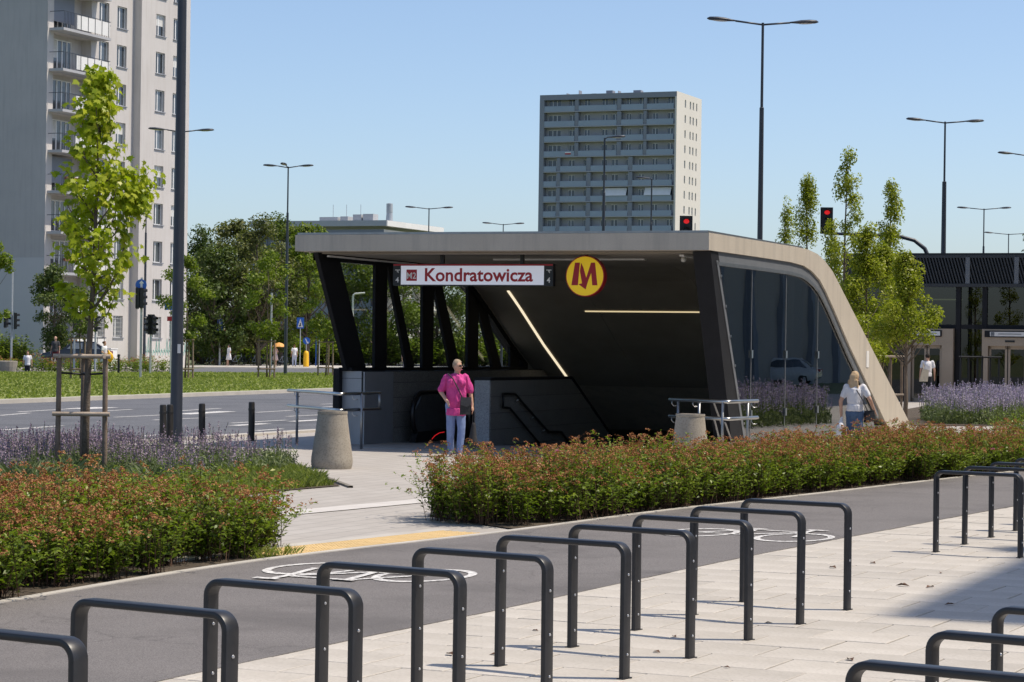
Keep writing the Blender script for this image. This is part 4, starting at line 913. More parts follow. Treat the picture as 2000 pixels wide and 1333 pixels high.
rr_ = leaning_rail([XY(1309, 39.8), XY(1423, 38.4), XY(1481, 39.6)], [(XY(1326, 39.6), 0), (XY(1367, 39.1), 0), (XY(1413, 38.5), 0), (XY(1462, 39.2), 0)], 'bright steel double leaning rail before the right glass wall', extra=[XY(1314, 39.75), XY(1355, 39.25), XY(1470, 39.4)])
o = XY(1309, 39.8)
for (xa, ya, za, xb, yb, zb) in ((1395, 38.8, 0.95, 1414, 39.5, 0.5), (1397, 38.8, 0.66, 1411, 39.4, 0.2), (1418, 38.6, 0.62, 1431, 39.8, 0.28)):
    a, b = XY(xa, ya) - o, XY(xb, yb) - o; obj('brace', MB().tube([(a.x, a.y, za), (b.x, b.y, zb)], 0.016, 8), M['steel_dull'], rr_)
a, b = XY(1385, 38.9) - o, XY(1430, 39.8) - o; obj('foot_rail', MB().tube([(a.x, a.y, 0.16), (b.x, b.y, 0.18)], 0.03, 8), M['steel'], rr_)

def bollard(p, h, label):
    mb = MB().tube([(0, 0, 0), (0.004, 0, h * 0.5), (0, 0.003, h - 0.03), (0, 0, h)], [0.062, 0.06, 0.058, 0.05], 12)
    r = obj('bollard', mb.mesh('bollard', angle=40), M['bollard'], None, p, 0, label, 'bollard', 'black bollards by the road')
    obj('band', MB().lathe([(0.061, h - 0.16), (0.063, h - 0.155), (0.063, h - 0.12), (0.061, h - 0.115)], 12).mesh('band'), M['black'], r)
for x, d, lab in ((320, 40.8, 'slim black bollard, leftmost, just left of the lamp post'), (333.5, 41.05, 'slim black bollard touching the left side of the lamp post'), (396, 42.0, 'slim black bollard just right of the lamp post'), (493, 43.7, 'slim black bollard standing alone, rightmost of the four')):
    p = XY(x, d); bollard((p.x, p.y, 0.01), 0.72, lab)

def lens_head(sx):
    """flat lens-shaped lantern reaching along +x"""
    mb = MB(); n = 12; rings = [(0.0, 0.05), (0.12, 0.075), (0.35, 0.155), (0.6, 0.175), (0.82, 0.13), (0.9, 0.03)]; base = 0
    for x, w in rings:
        for j in range(n):
            a = 2 * math.pi * j / n; z = math.sin(a); mb.v.append((x, w * math.cos(a), (0.085 if z > 0 else 0.045) * z * (w / 0.175) ** 0.8))
    for i in range(len(rings) - 1):
        for j in range(n): mb.f.append((i * n + j, i * n + (j + 1) % n, (i + 1) * n + (j + 1) % n, (i + 1) * n + j))
    mb.f.append(tuple(range(n - 1, -1, -1))); mb.f.append(tuple((len(rings) - 1) * n + j for j in range(n))); return mb
head_me = lens_head(1).mesh('lantern', True); head_me.materials.append(M['lamp_paint'])
lens_me = MB().ell((0.5, 0, -0.028), (0.26, 0.115, 0.03), 12, 6).mesh('lens', True); lens_me.materials.append(M['lens'])
def street_lamp(p, h, label, heads=((1, 0), (-1, 0)), arm=1.75, r0=0.105, r1=0.045, group='street lamps', step=0.78):
    """heads: angle (deg) of each arm in plan"""
    r = empty('street_lamp', p, 0, label, 'street lamp', group)
    obj('pole', MB().tube([(0, 0, 0), (0, 0, h * step), (0, 0, h * step + 0.02), (0, 0, h)], [r0, r0 * 0.66, r1, r1 * 0.9], 12).mesh('pole', angle=40), M['lamp_paint'], r)
    for ang in heads:
        c, s = math.cos(rad(ang)), math.sin(rad(ang)); L = arm - 0.88
        obj('arm', MB().tube([(0, 0, h - 0.06), (c * L, s * L, h + 0.03)], 0.03, 8).mesh('arm', True), M['lamp_paint'], r)
        hd = obj('lantern', head_me, None, r, (c * L, s * L, h + 0.03)); hd.rotation_euler = (0, rad(-3), rad(ang)); obj('lens', lens_me, None, hd)
    return r
def lamp_at(x, ytop, h, label, heads, **kw):
    d = ray(x, ytop); t = (h - CAMH) / d.z; return street_lamp((d.x * t, d.y * t, 0.0), h, label, heads, **kw)
p = XY(346, 42); bl = street_lamp((p.x, p.y, 0.004), 12.0, 'tall dark lamp post in the foreground rising out of the top of the frame', (-22, 158), r0=0.112, step=0.8)
obj('sticker', MB().box(0.02, 0.075, -0.112, -0.104, 1.62, 1.78), M['balcony_panel'], bl)
lamp_at(1490, 45, 12.0, 'tall double-armed street lamp above the right end of the canopy', (8, 188))
lamp_at(1846, 238, 12.0, 'double-armed street lamp rising behind the lift pavilion', (8, 188), r0=0.14)
lamp_at(1922, 408, 12.0, 'small distant double-armed lamp right of the pavilion lamp', (-8, 172), arm=1.85)
lamp_at(1970, 457, 12.0, 'faint farthest double-armed lamp at the right edge', (6, 186), arm=2.1)
lamp_at(2012, 303, 12.0, 'lamp at the right picture edge with only one lantern showing', (188,), arm=1.7)
lamp_at(563, 326, 12.0, 'three-lantern street lamp rising above the trees left of the canopy', (-6, 174, 262), arm=1.45)
lamp_at(838, 407, 12.0, 'distant double-armed lamp above the left half of the canopy roof', (0, 180))
lamp_at(983, 438, 12.0, 'smallest double-armed lamp just showing over the canopy roof', (0, 180), arm=1.72)
lamp_at(354, 256, 12.0, 'double-armed lamp whose pole hides behind the near lamp post', (6, 186), arm=1.55)
lamp_at(1181, 270, 12.0, 'single-armed lamp standing before the left part of the distant tower', (-4,), arm=1.0, r1=0.05)
lamp_at(1273, 350, 12.0, 'single-armed lamp before the right part of the distant tower', (176,), arm=0.95, r1=0.05)
lamp_at(286, 380, 12.0, 'slim single-armed lamp before the lit facade of the left apartment block', (178,), arm=1.15)

# ================================================================== TREES
M['maple_leaf'] = leaf_mat('maple_leaf', [(0.0, (0.24, 0.32, 0.015)), (0.5, (0.42, 0.48, 0.025)), (1.0, (0.60, 0.58, 0.07))], 0.52, 0.4)
M['hornbeam_leaf'] = leaf_mat('hornbeam_leaf', [(0.0, (0.16, 0.205, 0.015)), (0.5, (0.31, 0.345, 0.03)), (1.0, (0.48, 0.47, 0.07))], 0.45, 0.45)
M['dark_leaf'] = leaf_mat('dark_leaf', [(0.0, (0.040, 0.070, 0.015)), (0.5, (0.080, 0.120, 0.025)), (1.0, (0.155, 0.185, 0.05))], 0.3, 0.5)
M['mid_leaf'] = leaf_mat('mid_leaf', [(0.0, (0.065, 0.100, 0.014)), (0.5, (0.125, 0.175, 0.026)), (1.0, (0.23, 0.25, 0.055))], 0.35, 0.5)
M['olive_leaf'] = leaf_mat('olive_leaf', [(0.0, (0.065, 0.085, 0.025)), (0.5, (0.145, 0.165, 0.05)), (1.0, (0.28, 0.27, 0.10))], 0.35, 0.5)
M['lime_leaf'] = leaf_mat('lime_leaf', [(0.0, (0.10, 0.15, 0.015)), (0.5, (0.17, 0.23, 0.025)), (1.0, (0.28, 0.31, 0.05))], 0.4, 0.5)
def tree(name, label, p, trunk, clumps, n_per, leaf, mat, bark='bark', group=None, sig=1.0, branches=True, flat=0.75, tip_mat=None, cat='tree', aspect=0.6):
    """trunk: [(x,y,z,r)...]; clumps: (x,y,z,radius) in tree space"""
    r = empty(name, p, random.uniform(0, 6) if name != 'maple_tree' else 0, label, cat, group)
    mb = MB().tube([t[:3] for t in trunk], [t[3] for t in trunk], 9)
    tz = [t[2] for t in trunk]
    def on_trunk(z):
        z = min(max(z, tz[0]), tz[-1])
        for a, b in zip(trunk, trunk[1:]):
            if a[2] <= z <= b[2]:
                f = (z - a[2]) / max(b[2] - a[2], 1e-6); return Vector(a[:3]).lerp(Vector(b[:3]), f), a[3] + (b[3] - a[3]) * f
        return Vector(trunk[-1][:3]), trunk[-1][3]
    if branches:
        for c in clumps:
            h = math.hypot(c[0], c[1]); s, rr = on_trunk(c[2] - h * 1.1 - 0.15 * c[3]); e = Vector(c[:3])
            m = s.lerp(e, 0.5) + Vector((0, 0, -0.06 * (e - s).length)); rb = max(min(rr * 0.45, 0.02 + 0.02 * (e - s).length), 0.008)
            mb.tube([s, m, e], [rb, rb * 0.65, rb * 0.25], 5, False)
    obj('trunk', mb.mesh('trunk', True), M[bark], r)
    cs = np.array(clumps); w = cs[:, 3] ** 2; w = w / w.sum(); N = n_per
    idx = RNG.choice(len(cs), N, p=w); u = unit(RNG.normal(size=(N, 3))); rad_ = cs[idx, 3] * (RNG.random(N) ** 0.45)
    off = u * rad_[:, None] * np.array([1, 1, flat]); c = cs[idx, :3] + off
    nn = u * 0.6 + np.array([0, 0, 0.55]) + RNG.normal(0, 0.55, (N, 3)); L = leaf * RNG.uniform(0.7, 1.35, N)
    base = np.clip(RNG.normal(0.45, 0.2, N) + 0.3 * (RNG.random(len(cs))[idx] - 0.5), 0, 1)
    obj('crown', leaf_mesh('crown', c, nn, L, L * aspect, val=base), M[mat], r, kind='stuff')
    return r
def blob_clumps(R, z0, z1, n, cr, seed, shape=lambda t: math.sin(math.pi * min(max(t, 0.02), 0.98)) ** 0.6, inner=0.25):
    rnd = random.Random(seed); out = []
    for k in range(n):
        t = rnd.random(); a = rnd.uniform(0, 6.283); rr = R * shape(t) * (inner + (1 - inner) * math.sqrt(rnd.random()))
        out.append((rr * math.cos(a), rr * math.sin(a), z0 + (z1 - z0) * t, cr * rnd.uniform(0.6, 1.3)))
    return out
def straight_trunk(h, r0, r1, wob, seed, n=7):
    rnd = random.Random(seed); out = []; x = y = 0.0
    for k in range(n): t = k / (n - 1); out.append((x, y, h * t, r0 + (r1 - r0) * t ** 0.8)); x += rnd.uniform(-wob, wob); y += rnd.uniform(-wob, wob)
    return out

# --- the staked maple in front
mp = G(165, 934); mp = Vector((mp.x, mp.y, 0.01))
def maple_leaf_geo():
    pts = [(0, 0), (0.16, 0.05), (0.42, -0.04), (0.33, 0.14), (0.60, 0.36), (0.34, 0.36), (0.26, 0.46), (0.20, 0.42), (0.24, 0.66), (0.10, 0.60), (0, 0.98)]
    full = pts + [(-x, y) for x, y in pts[-2:0:-1]]
    return np.array([(x, y, -0.30 * abs(x) - 0.16 * max(y - 0.35, 0)) for x, y in full])
ML = maple_leaf_geo()
def maple_leaves(c, L):
    N = len(c); t = np.stack([RNG.normal(0, 0.55, N), RNG.normal(0, 0.55, N) - 0.15, np.full(N, -0.75)], 1); t = unit(t)
    out = np.stack([c[:, 0], c[:, 1], np.zeros(N)], 1); n0 = unit(out) * 0.5 + np.array([0.35, -0.15, 0.75]) + RNG.normal(0, 0.4, (N, 3))
    n0 = unit(n0 - t * np.sum(n0 * t, 1, keepdims=True)); s = np.cross(t, n0)
    v = c[:, None, :] + (s[:, None, :] * ML[None, :, 0:1] + t[:, None, :] * ML[None, :, 1:2] + n0[:, None, :] * ML[None, :, 2:3]) * L[:, None, None]
    return v
tr = [(0, 0, 0, 0.052), (0.01, 0, 0.8, 0.047), (0.03, 0, 1.6, 0.042), (0.06, 0.01, 2.2, 0.036), (0.09, 0.0, 2.9, 0.028), (0.10, 0, 3.6, 0.02), (0.12, 0, 4.4, 0.013), (0.17, 0, 5.15, 0.008)]
mt = empty('maple_tree', mp, 0, 'young maple with bright yellow-green leaves tied to wooden stakes', 'tree')
rnd = random.Random(5); mb = MB().tube([t[:3] for t in tr], [t[3] for t in tr], 10); bp = []
def crown_r(z):
    return float(np.interp(z, [2.0, 2.5, 2.9, 3.2, 3.6, 4.0, 4.4, 4.8, 5.1, 5.4], [0.18, 0.42, 0.52, 0.58, 0.56, 0.46, 0.36, 0.25, 0.19, 0.06]))
for k in range(46):
    z0 = 1.95 + 3.1 * (k / 45) ** 0.9; a = k * 2.4 + rnd.uniform(-0.4, 0.4); z1 = z0 + rnd.uniform(0.25, 0.6); R = crown_r(min(z1, 5.3)) * rnd.uniform(0.6, 1.05)
    s = Vector((float(np.interp(z0, [t[2] for t in tr], [t[0] for t in tr])), 0, z0)); e = Vector((s.x - 0.05 + R * math.cos(a), R * math.sin(a), min(z1, 5.35)))
    m = s.lerp(e, 0.55) + Vector((R * math.cos(a) * 0.12, R * math.sin(a) * 0.12, -0.05)); mb.tube([s, m, e], [0.013, 0.009, 0.004], 5, False)
    for f in np.linspace(0.35, 1.08, 10): bp.append(s.lerp(e, f) + Vector((rnd.gauss(0, 0.055), rnd.gauss(0, 0.055), rnd.gauss(-0.02, 0.05))))
# the long side branch to the right
s, e = Vector((0.05, 0, 2.15)), Vector((0.60, 0.05, 3.85)); mid = Vector((0.42, 0.02, 2.75)); mb.tube([s, mid, e], [0.02, 0.014, 0.006], 6, False)
for k in range(95):
    q = e + Vector((rnd.gauss(0.04, 0.12), rnd.gauss(0, 0.12), rnd.gauss(-0.05, 0.17))); bp.append(q)
for k in range(26): bp.append(mid.lerp(e, rnd.random()) + Vector((rnd.gauss(0, 0.06), rnd.gauss(0, 0.06), rnd.gauss(-0.03, 0.07))))
for k in range(60): bp.append(Vector((0.17 + rnd.gauss(0, 0.09), rnd.gauss(0, 0.09), rnd.uniform(4.75, 5.35))))
obj('trunk', mb.mesh('trunk', True), M['bark'], mt)
c = np.array([tuple(b) for b in bp for _ in range(5)]) + RNG.normal(0, 0.048, (len(bp) * 5, 3)); L = RNG.uniform(0.07, 0.128, len(c))
v = maple_leaves(c, L); k = ML.shape[0]
val = np.clip(RNG.normal(0.5, 0.22, len(c)), 0, 1)
order = RNG.permutation(len(c)); single, rest_i = order[:220], order[220:]
crown = obj('crown', np_mesh('crown', v[rest_i].reshape(-1, 3), np.arange(len(rest_i) * k).reshape(-1, k), np.repeat(val[rest_i], k)), M['maple_leaf'], mt, kind='stuff')
for i in single:
    cc = c[i]; obj('leaf', np_mesh('leaf', v[i] - cc, np.arange(k).reshape(1, k), np.full(k, val[i])), M['maple_leaf'], crown, tuple(cc))

def stake_frame(p, h, w, label, group, posts, zs, mats=('stake', 'stake_rail'), r=0.035):
    fr_ = empty('tree_stakes', p, 0, label, 'tree stakes', group)
    for x, y in posts:
        obj('stake', MB().tube([(x * 1.02, y, 0), (x, y, h * 0.6), (x * 0.99, y, h)], [r, r * 0.97, r * 0.93], 10).mesh('stake', angle=50), M[mats[0]], fr_)
    for z, sides in zs:
        for (a, b) in sides:
            A_, B_ = Vector((*posts[a], z)), Vector((*posts[b], z)); d = (B_ - A_).normalized() * 0.07; o_ = Vector((-d.y, d.x, 0)).normalized() * r * 1.4
            if o_.y > 0: o_ = -o_
            obj('cross_rail', MB().tube([A_ - d + o_, B_ + d + o_], r * 0.85, 10).mesh('cross_rail', angle=50), M[mats[1]], fr_)
    return fr_
sp = [(-0.335, -0.12), (-0.11, 0.42), (0.275, -0.10)]
sf = stake_frame(mp, 1.62, 0.6, 'three thick wooden stakes with cross rails around the near maple', 'tree stakes', sp, [(1.60, ((0, 2), (0, 1), (1, 2))), (0.84, ((0, 2),)), (0.06, ((0, 2),))])
for a, b in ((0, None), (1, None), (2, None)):
    q = Vector((*sp[a], 1.38)); obj('tie_strap', MB().tube([q, Vector((0.02, 0, 1.36))], 0.014, 6), M['black'], sf)

# --- hornbeams beyond the entrance
def columnar(x, ytop, d, w, label, seed, n=6500, zlow=1.5, leaf=0.075):
    p = XY(x, d); top = AT(x, ytop, d).z
    sh = lambda t: (0.55 + 0.45 * math.sin(math.pi * min(1, t * 1.25 + 0.15))) * (1 - t ** 3 * 0.82)
    cl = blob_clumps(w * 1.25, zlow, top - 0.15, 50, 0.23, seed, sh, 0.05) + [(0.05 * k, 0, top - 0.25 - 0.28 * k, 0.16 + 0.05 * k) for k in range(4)]
    n = int(n * 1.4)
    return tree('hornbeam_tree', label, (p.x, p.y, 0.01), straight_trunk(top - 0.5, 0.07, 0.012, 0.04, seed), cl, n, leaf, 'hornbeam_leaf', group='columnar trees behind the entrance', flat=1.15)
columnar(1532, 378, 74, 0.34, 'slim columnar tree, leftmost and lowest behind the canopy', 21, 2600)
columnar(1574, 338, 72, 0.50, 'bright rounded columnar tree second from the left behind the canopy', 22, 4200)
columnar(1652, 287, 66, 0.62, 'tallest thin columnar tree behind the canopy bend', 23, 3800)
columnar(1736, 342, 65, 0.60, 'pointed columnar tree right of the tallest one', 24, 4200)
columnar(1768, 482, 58, 0.66, 'dense low columnar tree beside the lift pavilion', 25, 6500, 2.1)
columnar(1690, 440, 60, 0.66, 'columnar tree low behind the sloping concrete end', 26, 5500, 1.7)
columnar(1618, 430, 69, 0.5, 'low bushy columnar tree below the red signal behind the canopy', 27, 3600, 1.6)
columnar(1722, 470, 63, 0.62, 'broad bright columnar tree filling the gap left of the pavilion', 28, 5200, 1.7)
for x, d, lab in ((1740, 62, 'wooden stakes low behind the sloping concrete end'), (1893, 80, 'dark tree stakes before the pavilion glass'), (1935, 80, 'dark tree stakes nearer the right pavilion door')):
    p = XY(x, d); stake_frame((p.x, p.y, 0.01), 1.75, 0.5, lab, 'tree stakes', [(-0.28, 0), (0.05, 0.3), (0.28, -0.05)], [(1.7, ((0, 2), (0, 1))), (0.7, ((0, 2),))], ('stake', 'stake_rail') if d < 70 else ('black', 'black'))

# --- trees beyond the road
def big(x, ytop, d, w, z0, label, seed, n, leaf, mat, ncl=60, cr=1.0, trunk_r=0.22, group='trees beyond the road', shape=None):
    p = XY(x, d); top = AT(x, ytop, d).z
    kw = {'shape': shape} if shape else {}
    cl = blob_clumps(w, z0, top - cr * 0.6, ncl, cr, seed, **kw)
    return tree('broadleaf_tree', label, (p.x, p.y, 0.0), straight_trunk(top * 0.8, trunk_r, 0.04, 0.12, seed), cl, n, leaf, mat, group=group)
big(395, 440, 205, 3.2, 1.2, 'dark conical tree at the left end of the wood beside the apartment block', 31, 8000, 0.26, 'dark_leaf', 60, 1.0, shape=lambda t: 1.05 - t * 0.85)
big(455, 425, 195, 3.4, 1.5, 'large dark tree in the middle of the wood', 32, 11000, 0.26, 'olive_leaf', 80, 1.0)
big(505, 420, 188, 3.2, 1.8, 'broad olive tree with pale tips before the wood', 33, 11000, 0.24, 'olive_leaf', 80, 0.9)
big(548, 418, 200, 2.6, 1.5, 'taller green tree behind the three-lantern lamp', 34, 9000, 0.24, 'mid_leaf', 70, 0.8)
big(600, 432, 190, 2.7, 2.0, 'bright green tree touching the canopy corner', 35, 8500, 0.24, 'lime_leaf', 60, 0.8)
big(425, 470, 186, 2.8, 1.0, 'round dark tree low in the wood', 36, 9000, 0.26, 'dark_leaf', 60, 1.0)
big(640, 450, 215, 4.0, 1.0, 'dark tree seen through the left glazing', 37, 9000, 0.28, 'mid_leaf', 60, 1.2)
big(740, 470, 215, 4.6, 1.0, 'dark tree seen through the middle of the left glazing', 38, 9000, 0.28, 'lime_leaf', 60, 1.2)
big(850, 490, 220, 4.6, 1.0, 'dark tree seen through the right of the left glazing', 39, 8000, 0.28, 'mid_leaf', 60, 1.2)
big(945, 520, 225, 4.2, 1.0, 'low dark tree behind the last left pane', 40, 7000, 0.28, 'mid_leaf', 50, 1.2)
big(106, 512, 152, 1.45, 1.4, 'small dark round tree before the shaded house corner', 41, 6000, 0.19, 'dark_leaf', 40, 0.6, 0.08)
big(-25, 470, 120, 1.35, 2.2, 'bright tree at the left picture edge', 42, 3500, 0.17, 'lime_leaf', 26, 0.5, 0.06)
big(2030, 430, 235, 2.4, 2.0, 'distant dark tree at the right picture edge', 43, 3500, 0.3, 'dark_leaf', 30, 1.0)
def young(x, ytop, d, w, z0, label, seed, mat='lime_leaf', n=2600, leaf=0.15):
    p = XY(x, d); top = AT(x, ytop, d).z; cl = blob_clumps(w, z0, top - 0.3, 26, 0.42, seed)
    t_ = tree('young_tree', label, (p.x, p.y, 0.12), straight_trunk(top * 0.85, 0.05, 0.015, 0.05, seed), cl, n, leaf, mat, group='young trees on the verge')
    stake_frame((p.x, p.y, 0.12), 1.9, 0.5, 'dark wooden stakes holding the ' + label, 'tree stakes', [(-0.42, -0.1), (0.1, 0.4), (0.38, -0.15)], [(1.85, ((0, 2), (0, 1), (1, 2))), (0.45, ((0, 2),))], ('stake', 'stake'), 0.045)
young(362, 500, 112, 1.15, 1.9, 'young tree right behind the near lamp post', 51)
young(522, 490, 119, 1.35, 2.0, 'young tree before the middle of the wood', 52)
young(637, 520, 130, 1.2, 2.0, 'young tree at the left corner of the canopy', 53)
young(158, 560, 106, 0.55, 1.9, 'thin young tree hidden behind the near maple', 54, 'mid_leaf', 900)
# ================================================================== BUILDINGS
def wall_open(u0, u1, z0, z1, ops, depth, axis, c, sgn):
    """wall in the plane (axis = c) with rectangular openings (u0,u1,z0,z1); reveals run depth*sgn inwards along the axis"""
    us = sorted({u0, u1, *[o[0] for o in ops], *[o[1] for o in ops]}); zs = sorted({z0, z1, *[o[2] for o in ops], *[o[3] for o in ops]})
    mb = MB()
    def P(u, z, d=0.0): return (u, c + d * sgn, z) if axis == 1 else (c + d * sgn, u, z)
    for i in range(len(us) - 1):
        for j in range(len(zs) - 1):
            um, zm = (us[i] + us[i + 1]) / 2, (zs[j] + zs[j + 1]) / 2
            if any(o[0] < um < o[1] and o[2] < zm < o[3] for o in ops): continue
            mb.quad(P(us[i], zs[j]), P(us[i + 1], zs[j]), P(us[i + 1], zs[j + 1]), P(us[i], zs[j + 1]))
    for o in ops:
        d = o[4] if len(o) > 4 else depth; a, b, e, f = o[:4]
        mb.quad(P(a, e), P(a, f), P(a, f, d), P(a, e, d)); mb.quad(P(b, e), P(b, e, d), P(b, f, d), P(b, f))
        mb.quad(P(a, f), P(b, f), P(b, f, d), P(a, f, d)); mb.quad(P(a, e), P(a, e, d), P(b, e, d), P(b, e))
        mb.quad(P(a, e, d), P(a, f, d), P(b, f, d), P(b, e, d))
    return mb
def window_mesh(w, h, bars=(0.45,), fr=0.07, axis=1, d=0.05):
    """PVC frame in the plane; origin at the lower corner; bars: fractions of the width"""
    mb = MB(); 
    def bx(u0, u1, z0, z1):
        (mb.box(u0, u1, -d, 0, z0, z1) if axis == 1 else mb.box(-d, 0, u0, u1, z0, z1))
    bx(0, w, 0, fr); bx(0, w, h - fr, h); bx(0, fr, fr, h - fr); bx(w - fr, w, fr, h - fr)
    for b in bars: bx(w * b - fr * 0.8, w * b + fr * 0.8, fr, h - fr)
    return mb
# ---- apartment block on the left
C0 = Vector((-31.85, 160.0, 0)); ab = empty('apartment_block', C0, GRID, 'tall grey-beige apartment block with balconies at the left, one side in shade', 'building')
TOPZ = 34.0; cols = [(6.5, 7.8), (8.9, 10.2)]; cols2 = [(13.25, 14.55), (15.73, 17.2)]; rows = [25.87 + 2.77 * k for k in range(2, -9, -1)]
ops = [(a, b, t - 1.57, t, 0.22) for a, b in cols for t in rows] + [(0.75, 5.5, t - 2.55 - 0.15, t + 0.0 - 0.15, 0.8) for t in rows]
obj('wall', wall_open(0, 11.2, 0, TOPZ, ops, 0.25, 1, 0.0, 1), M['render_wall'], ab)
ops2 = [(a, b, t - 1.57, t, 0.22) for a, b in cols2 for t in rows]
obj('wall', wall_open(11.2, 18.2, 0, TOPZ, ops2, 0.25, 1, -0.62, 1).add([(11.2, -0.62, 0), (11.2, 0, 0), (11.2, 0, TOPZ), (11.2, -0.62, TOPZ)], [(3, 2, 1, 0)]).add([(18.2, -0.62, 0), (18.2, 14, 0), (18.2, 14, TOPZ), (18.2, -0.62, TOPZ)], [(0, 1, 2, 3)]), M['render_wall'], ab)
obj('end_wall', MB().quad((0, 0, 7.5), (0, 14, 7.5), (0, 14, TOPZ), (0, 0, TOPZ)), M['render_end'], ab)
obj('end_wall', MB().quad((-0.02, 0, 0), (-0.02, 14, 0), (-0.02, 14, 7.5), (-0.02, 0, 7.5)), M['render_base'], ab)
obj('roof', MB().box(-0.1, 18.3, -0.75, 14, TOPZ, TOPZ + 0.4), M['tower_grey'], ab)
wm = window_mesh(1.30, 1.57, (0.42,)).mesh('window'); wm.materials.append(M['white_pvc'])
wm2 = window_mesh(1.47, 1.57, (0.38,)).mesh('window'); wm2.materials.append(M['white_pvc'])
pn = MB().box(0.05, 1.25, -0.02, -0.01, 0.05, 1.52).mesh('pane'); pn.materials.append(M['pane'])
sl = MB().box(-0.06, 1.40, -0.30, -0.02, -0.06, 0.0).mesh('sill'); sl.materials.append(M['tower_grey'])
cu_ = MB().box(0.62, 1.2, -0.009, -0.005, 0.1, 1.5).mesh('curtain'); cu_.materials.append(M['curtain'])
bl_ = MB().box(0.1, 1.2, -0.0295, -0.0205, 0.75, 1.5).mesh('blind'); bl_.materials.append(M['curtain'])
M['grille'] = pm('grille', (0.5, 0.5, 0.48), None, rough=0.5)
gm = MB()
for i in range(7): gm.box(0.1 + 0.18 * i, 0.125 + 0.18 * i, -0.16, -0.145, 0.0, 1.57)
for i in range(5): gm.box(0.0, 1.3, -0.164, -0.16, 0.15 + 0.3 * i, 0.175 + 0.3 * i)
gme = gm.mesh('window_grille'); gme.materials.append(M['grille'])
for ci, ((a, b), y) in enumerate([(c_, 0.0) for c_ in cols] + [(c_, -0.62) for c_ in cols2]):
    for ri, t in enumerate(rows):
        w_ = obj('window', wm2 if ci == 3 else wm, None, ab, (a, y + 0.215, t - 1.57)); obj('pane', pn, None, w_); obj('sill', sl, None, w_)
        if (ci * 5 + ri * 3) % 4 == 0: obj('blind', bl_, None, w_)
        if ri == len(rows) - 1: obj('window_grille', gme, None, w_)
bwm = window_mesh(3.0, 2.2, (0.22, 0.42, 0.62, 0.82), 0.08).mesh('balcony_window'); bwm.materials.append(M['white_pvc'])
bpn = MB().box(0.05, 2.95, -0.02, -0.01, 0.05, 2.15).mesh('pane'); bpn.materials.append(M['pane'])
bcu = MB().box(0.15, 1.2, -0.03, -0.021, 0.9, 2.1).mesh('curtain'); bcu.materials.append(M['curtain'])
slab_b = MB().add([(0.2, -1.15, -0.18), (6.25, -1.15, -0.18), (6.25, 0.0, -0.18), (0.2, 0.0, -0.18), (0.2, -1.15, 0.0), (6.25, -1.15, 0.0), (6.25, 0.0, 0.0), (0.2, 0.0, 0.0)], [(3, 2, 1, 0), (4, 5, 6, 7), (0, 1, 5, 4), (1, 2, 6, 5), (2, 3, 7, 6), (3, 0, 4, 7)]).mesh('balcony'); slab_b.materials.append(M['tower_wall'])
pan = MB().box(1.9, 6.1, -1.12, -1.09, 0.10, 1.05).mesh('panel'); pan.materials.append(M['balcony_panel'])
rl = MB()
for i in range(12): rl.box(0.3 + 0.18 * i, 0.325 + 0.18 * i, -1.12, -1.10, 0.0, 1.1)
for i in range(5): rl.box(2.4 + 0.88 * i, 2.43 + 0.88 * i, -1.15, -1.122, 0.0, 1.12)
rl.box(0.25, 6.2, -1.14, -1.105, 1.1, 1.14); rl.box(0.25, 0.29, -1.1, 0.0, 1.1, 1.14); rl.box(6.17, 6.2, -1.1, 0.0, 1.1, 1.14)
for i in range(6): rl.box(6.17, 6.19, -1.0 + 0.18 * i, -0.98 + 0.18 * i, 0, 1.1)
rlm = rl.mesh('railing'); rlm.materials.append(M['lamp_paint'])
M['planter_box'] = pm('planter_box', (0.20, 0.09, 0.045), None, rough=0.8)
for ri, t in enumerate(rows):
    z = t - 2.55 - 0.15 - 0.02
    b_ = obj('balcony', slab_b, None, ab, (0, 0, z)); obj('panel', pan, None, b_); obj('railing', rlm, None, b_)
    w_ = obj('balcony_window', bwm, None, ab, (1.1, 0.79, z + 0.08)); obj('pane', bpn, None, w_)
    if ri % 3 != 1: obj('curtain', bcu, None, w_)
    if ri % 4 == 2: obj('awning', MB().box(0.8, 3.6, 0.2, 0.26, 0.6, 2.4), M['tower_grey'], b_)
    if ri >= 6: obj('flower_box', MB().box(0.5, 2.1, -1.35, -1.16, 0.75, 0.95), M['planter_box'], b_)
# graffiti band in pale turquoise on the base
M['graffiti'] = pm('graffiti', (0.25, 0.52, 0.45), (0.35, 0.58, 0.52), 2, 0.8)
mb = MB()
for k in range(17):
    x = 12.2 + 0.38 * k; hh = 0.8 + 0.5 * math.sin(k * 1.7); mb.tube([(x, -0.625, 0.9), (x + 0.18, -0.626, 0.9 + hh), (x + 0.3, -0.627, 1.1), (x + 0.1, -0.628, 1.3)], 0.035, 4)
obj('graffiti', mb, M['graffiti'], ab)
# ---- distant tower
T0 = Vector((30.22, 441.0, 0)); tw = empty('tower_block', T0, GRID, 'distant tower block with blue-grey balconies and a sunlit pale end wall', 'building')
TH_, TWD = 50.3, 27.5
wins = [(23.6, 26.2), (20.7, 22.0), (17.7, 18.9), (14.1, 15.35), (11.9, 13.3), (9.4, 10.4), (6.7, 7.9), (4.0, 5.2), (1.0, 2.2)]
fl = [47.1 - 2.87 * k for k in range(13)]                        # balcony floor heights
ops = [(a, b, z + 0.7, z + 2.3, 0.2) for z in fl for a, b in wins]
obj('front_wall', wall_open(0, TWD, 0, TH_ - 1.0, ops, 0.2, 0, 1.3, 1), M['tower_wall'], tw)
obj('parapet', MB().box(-0.05, 15.3, -0.0, TWD, TH_ - 1.0, TH_), M['tower_grey'], tw)
rw = [(4.8, 5.55), (7.9, 8.7), (9.73, 10.53), (11.9, 12.55)]
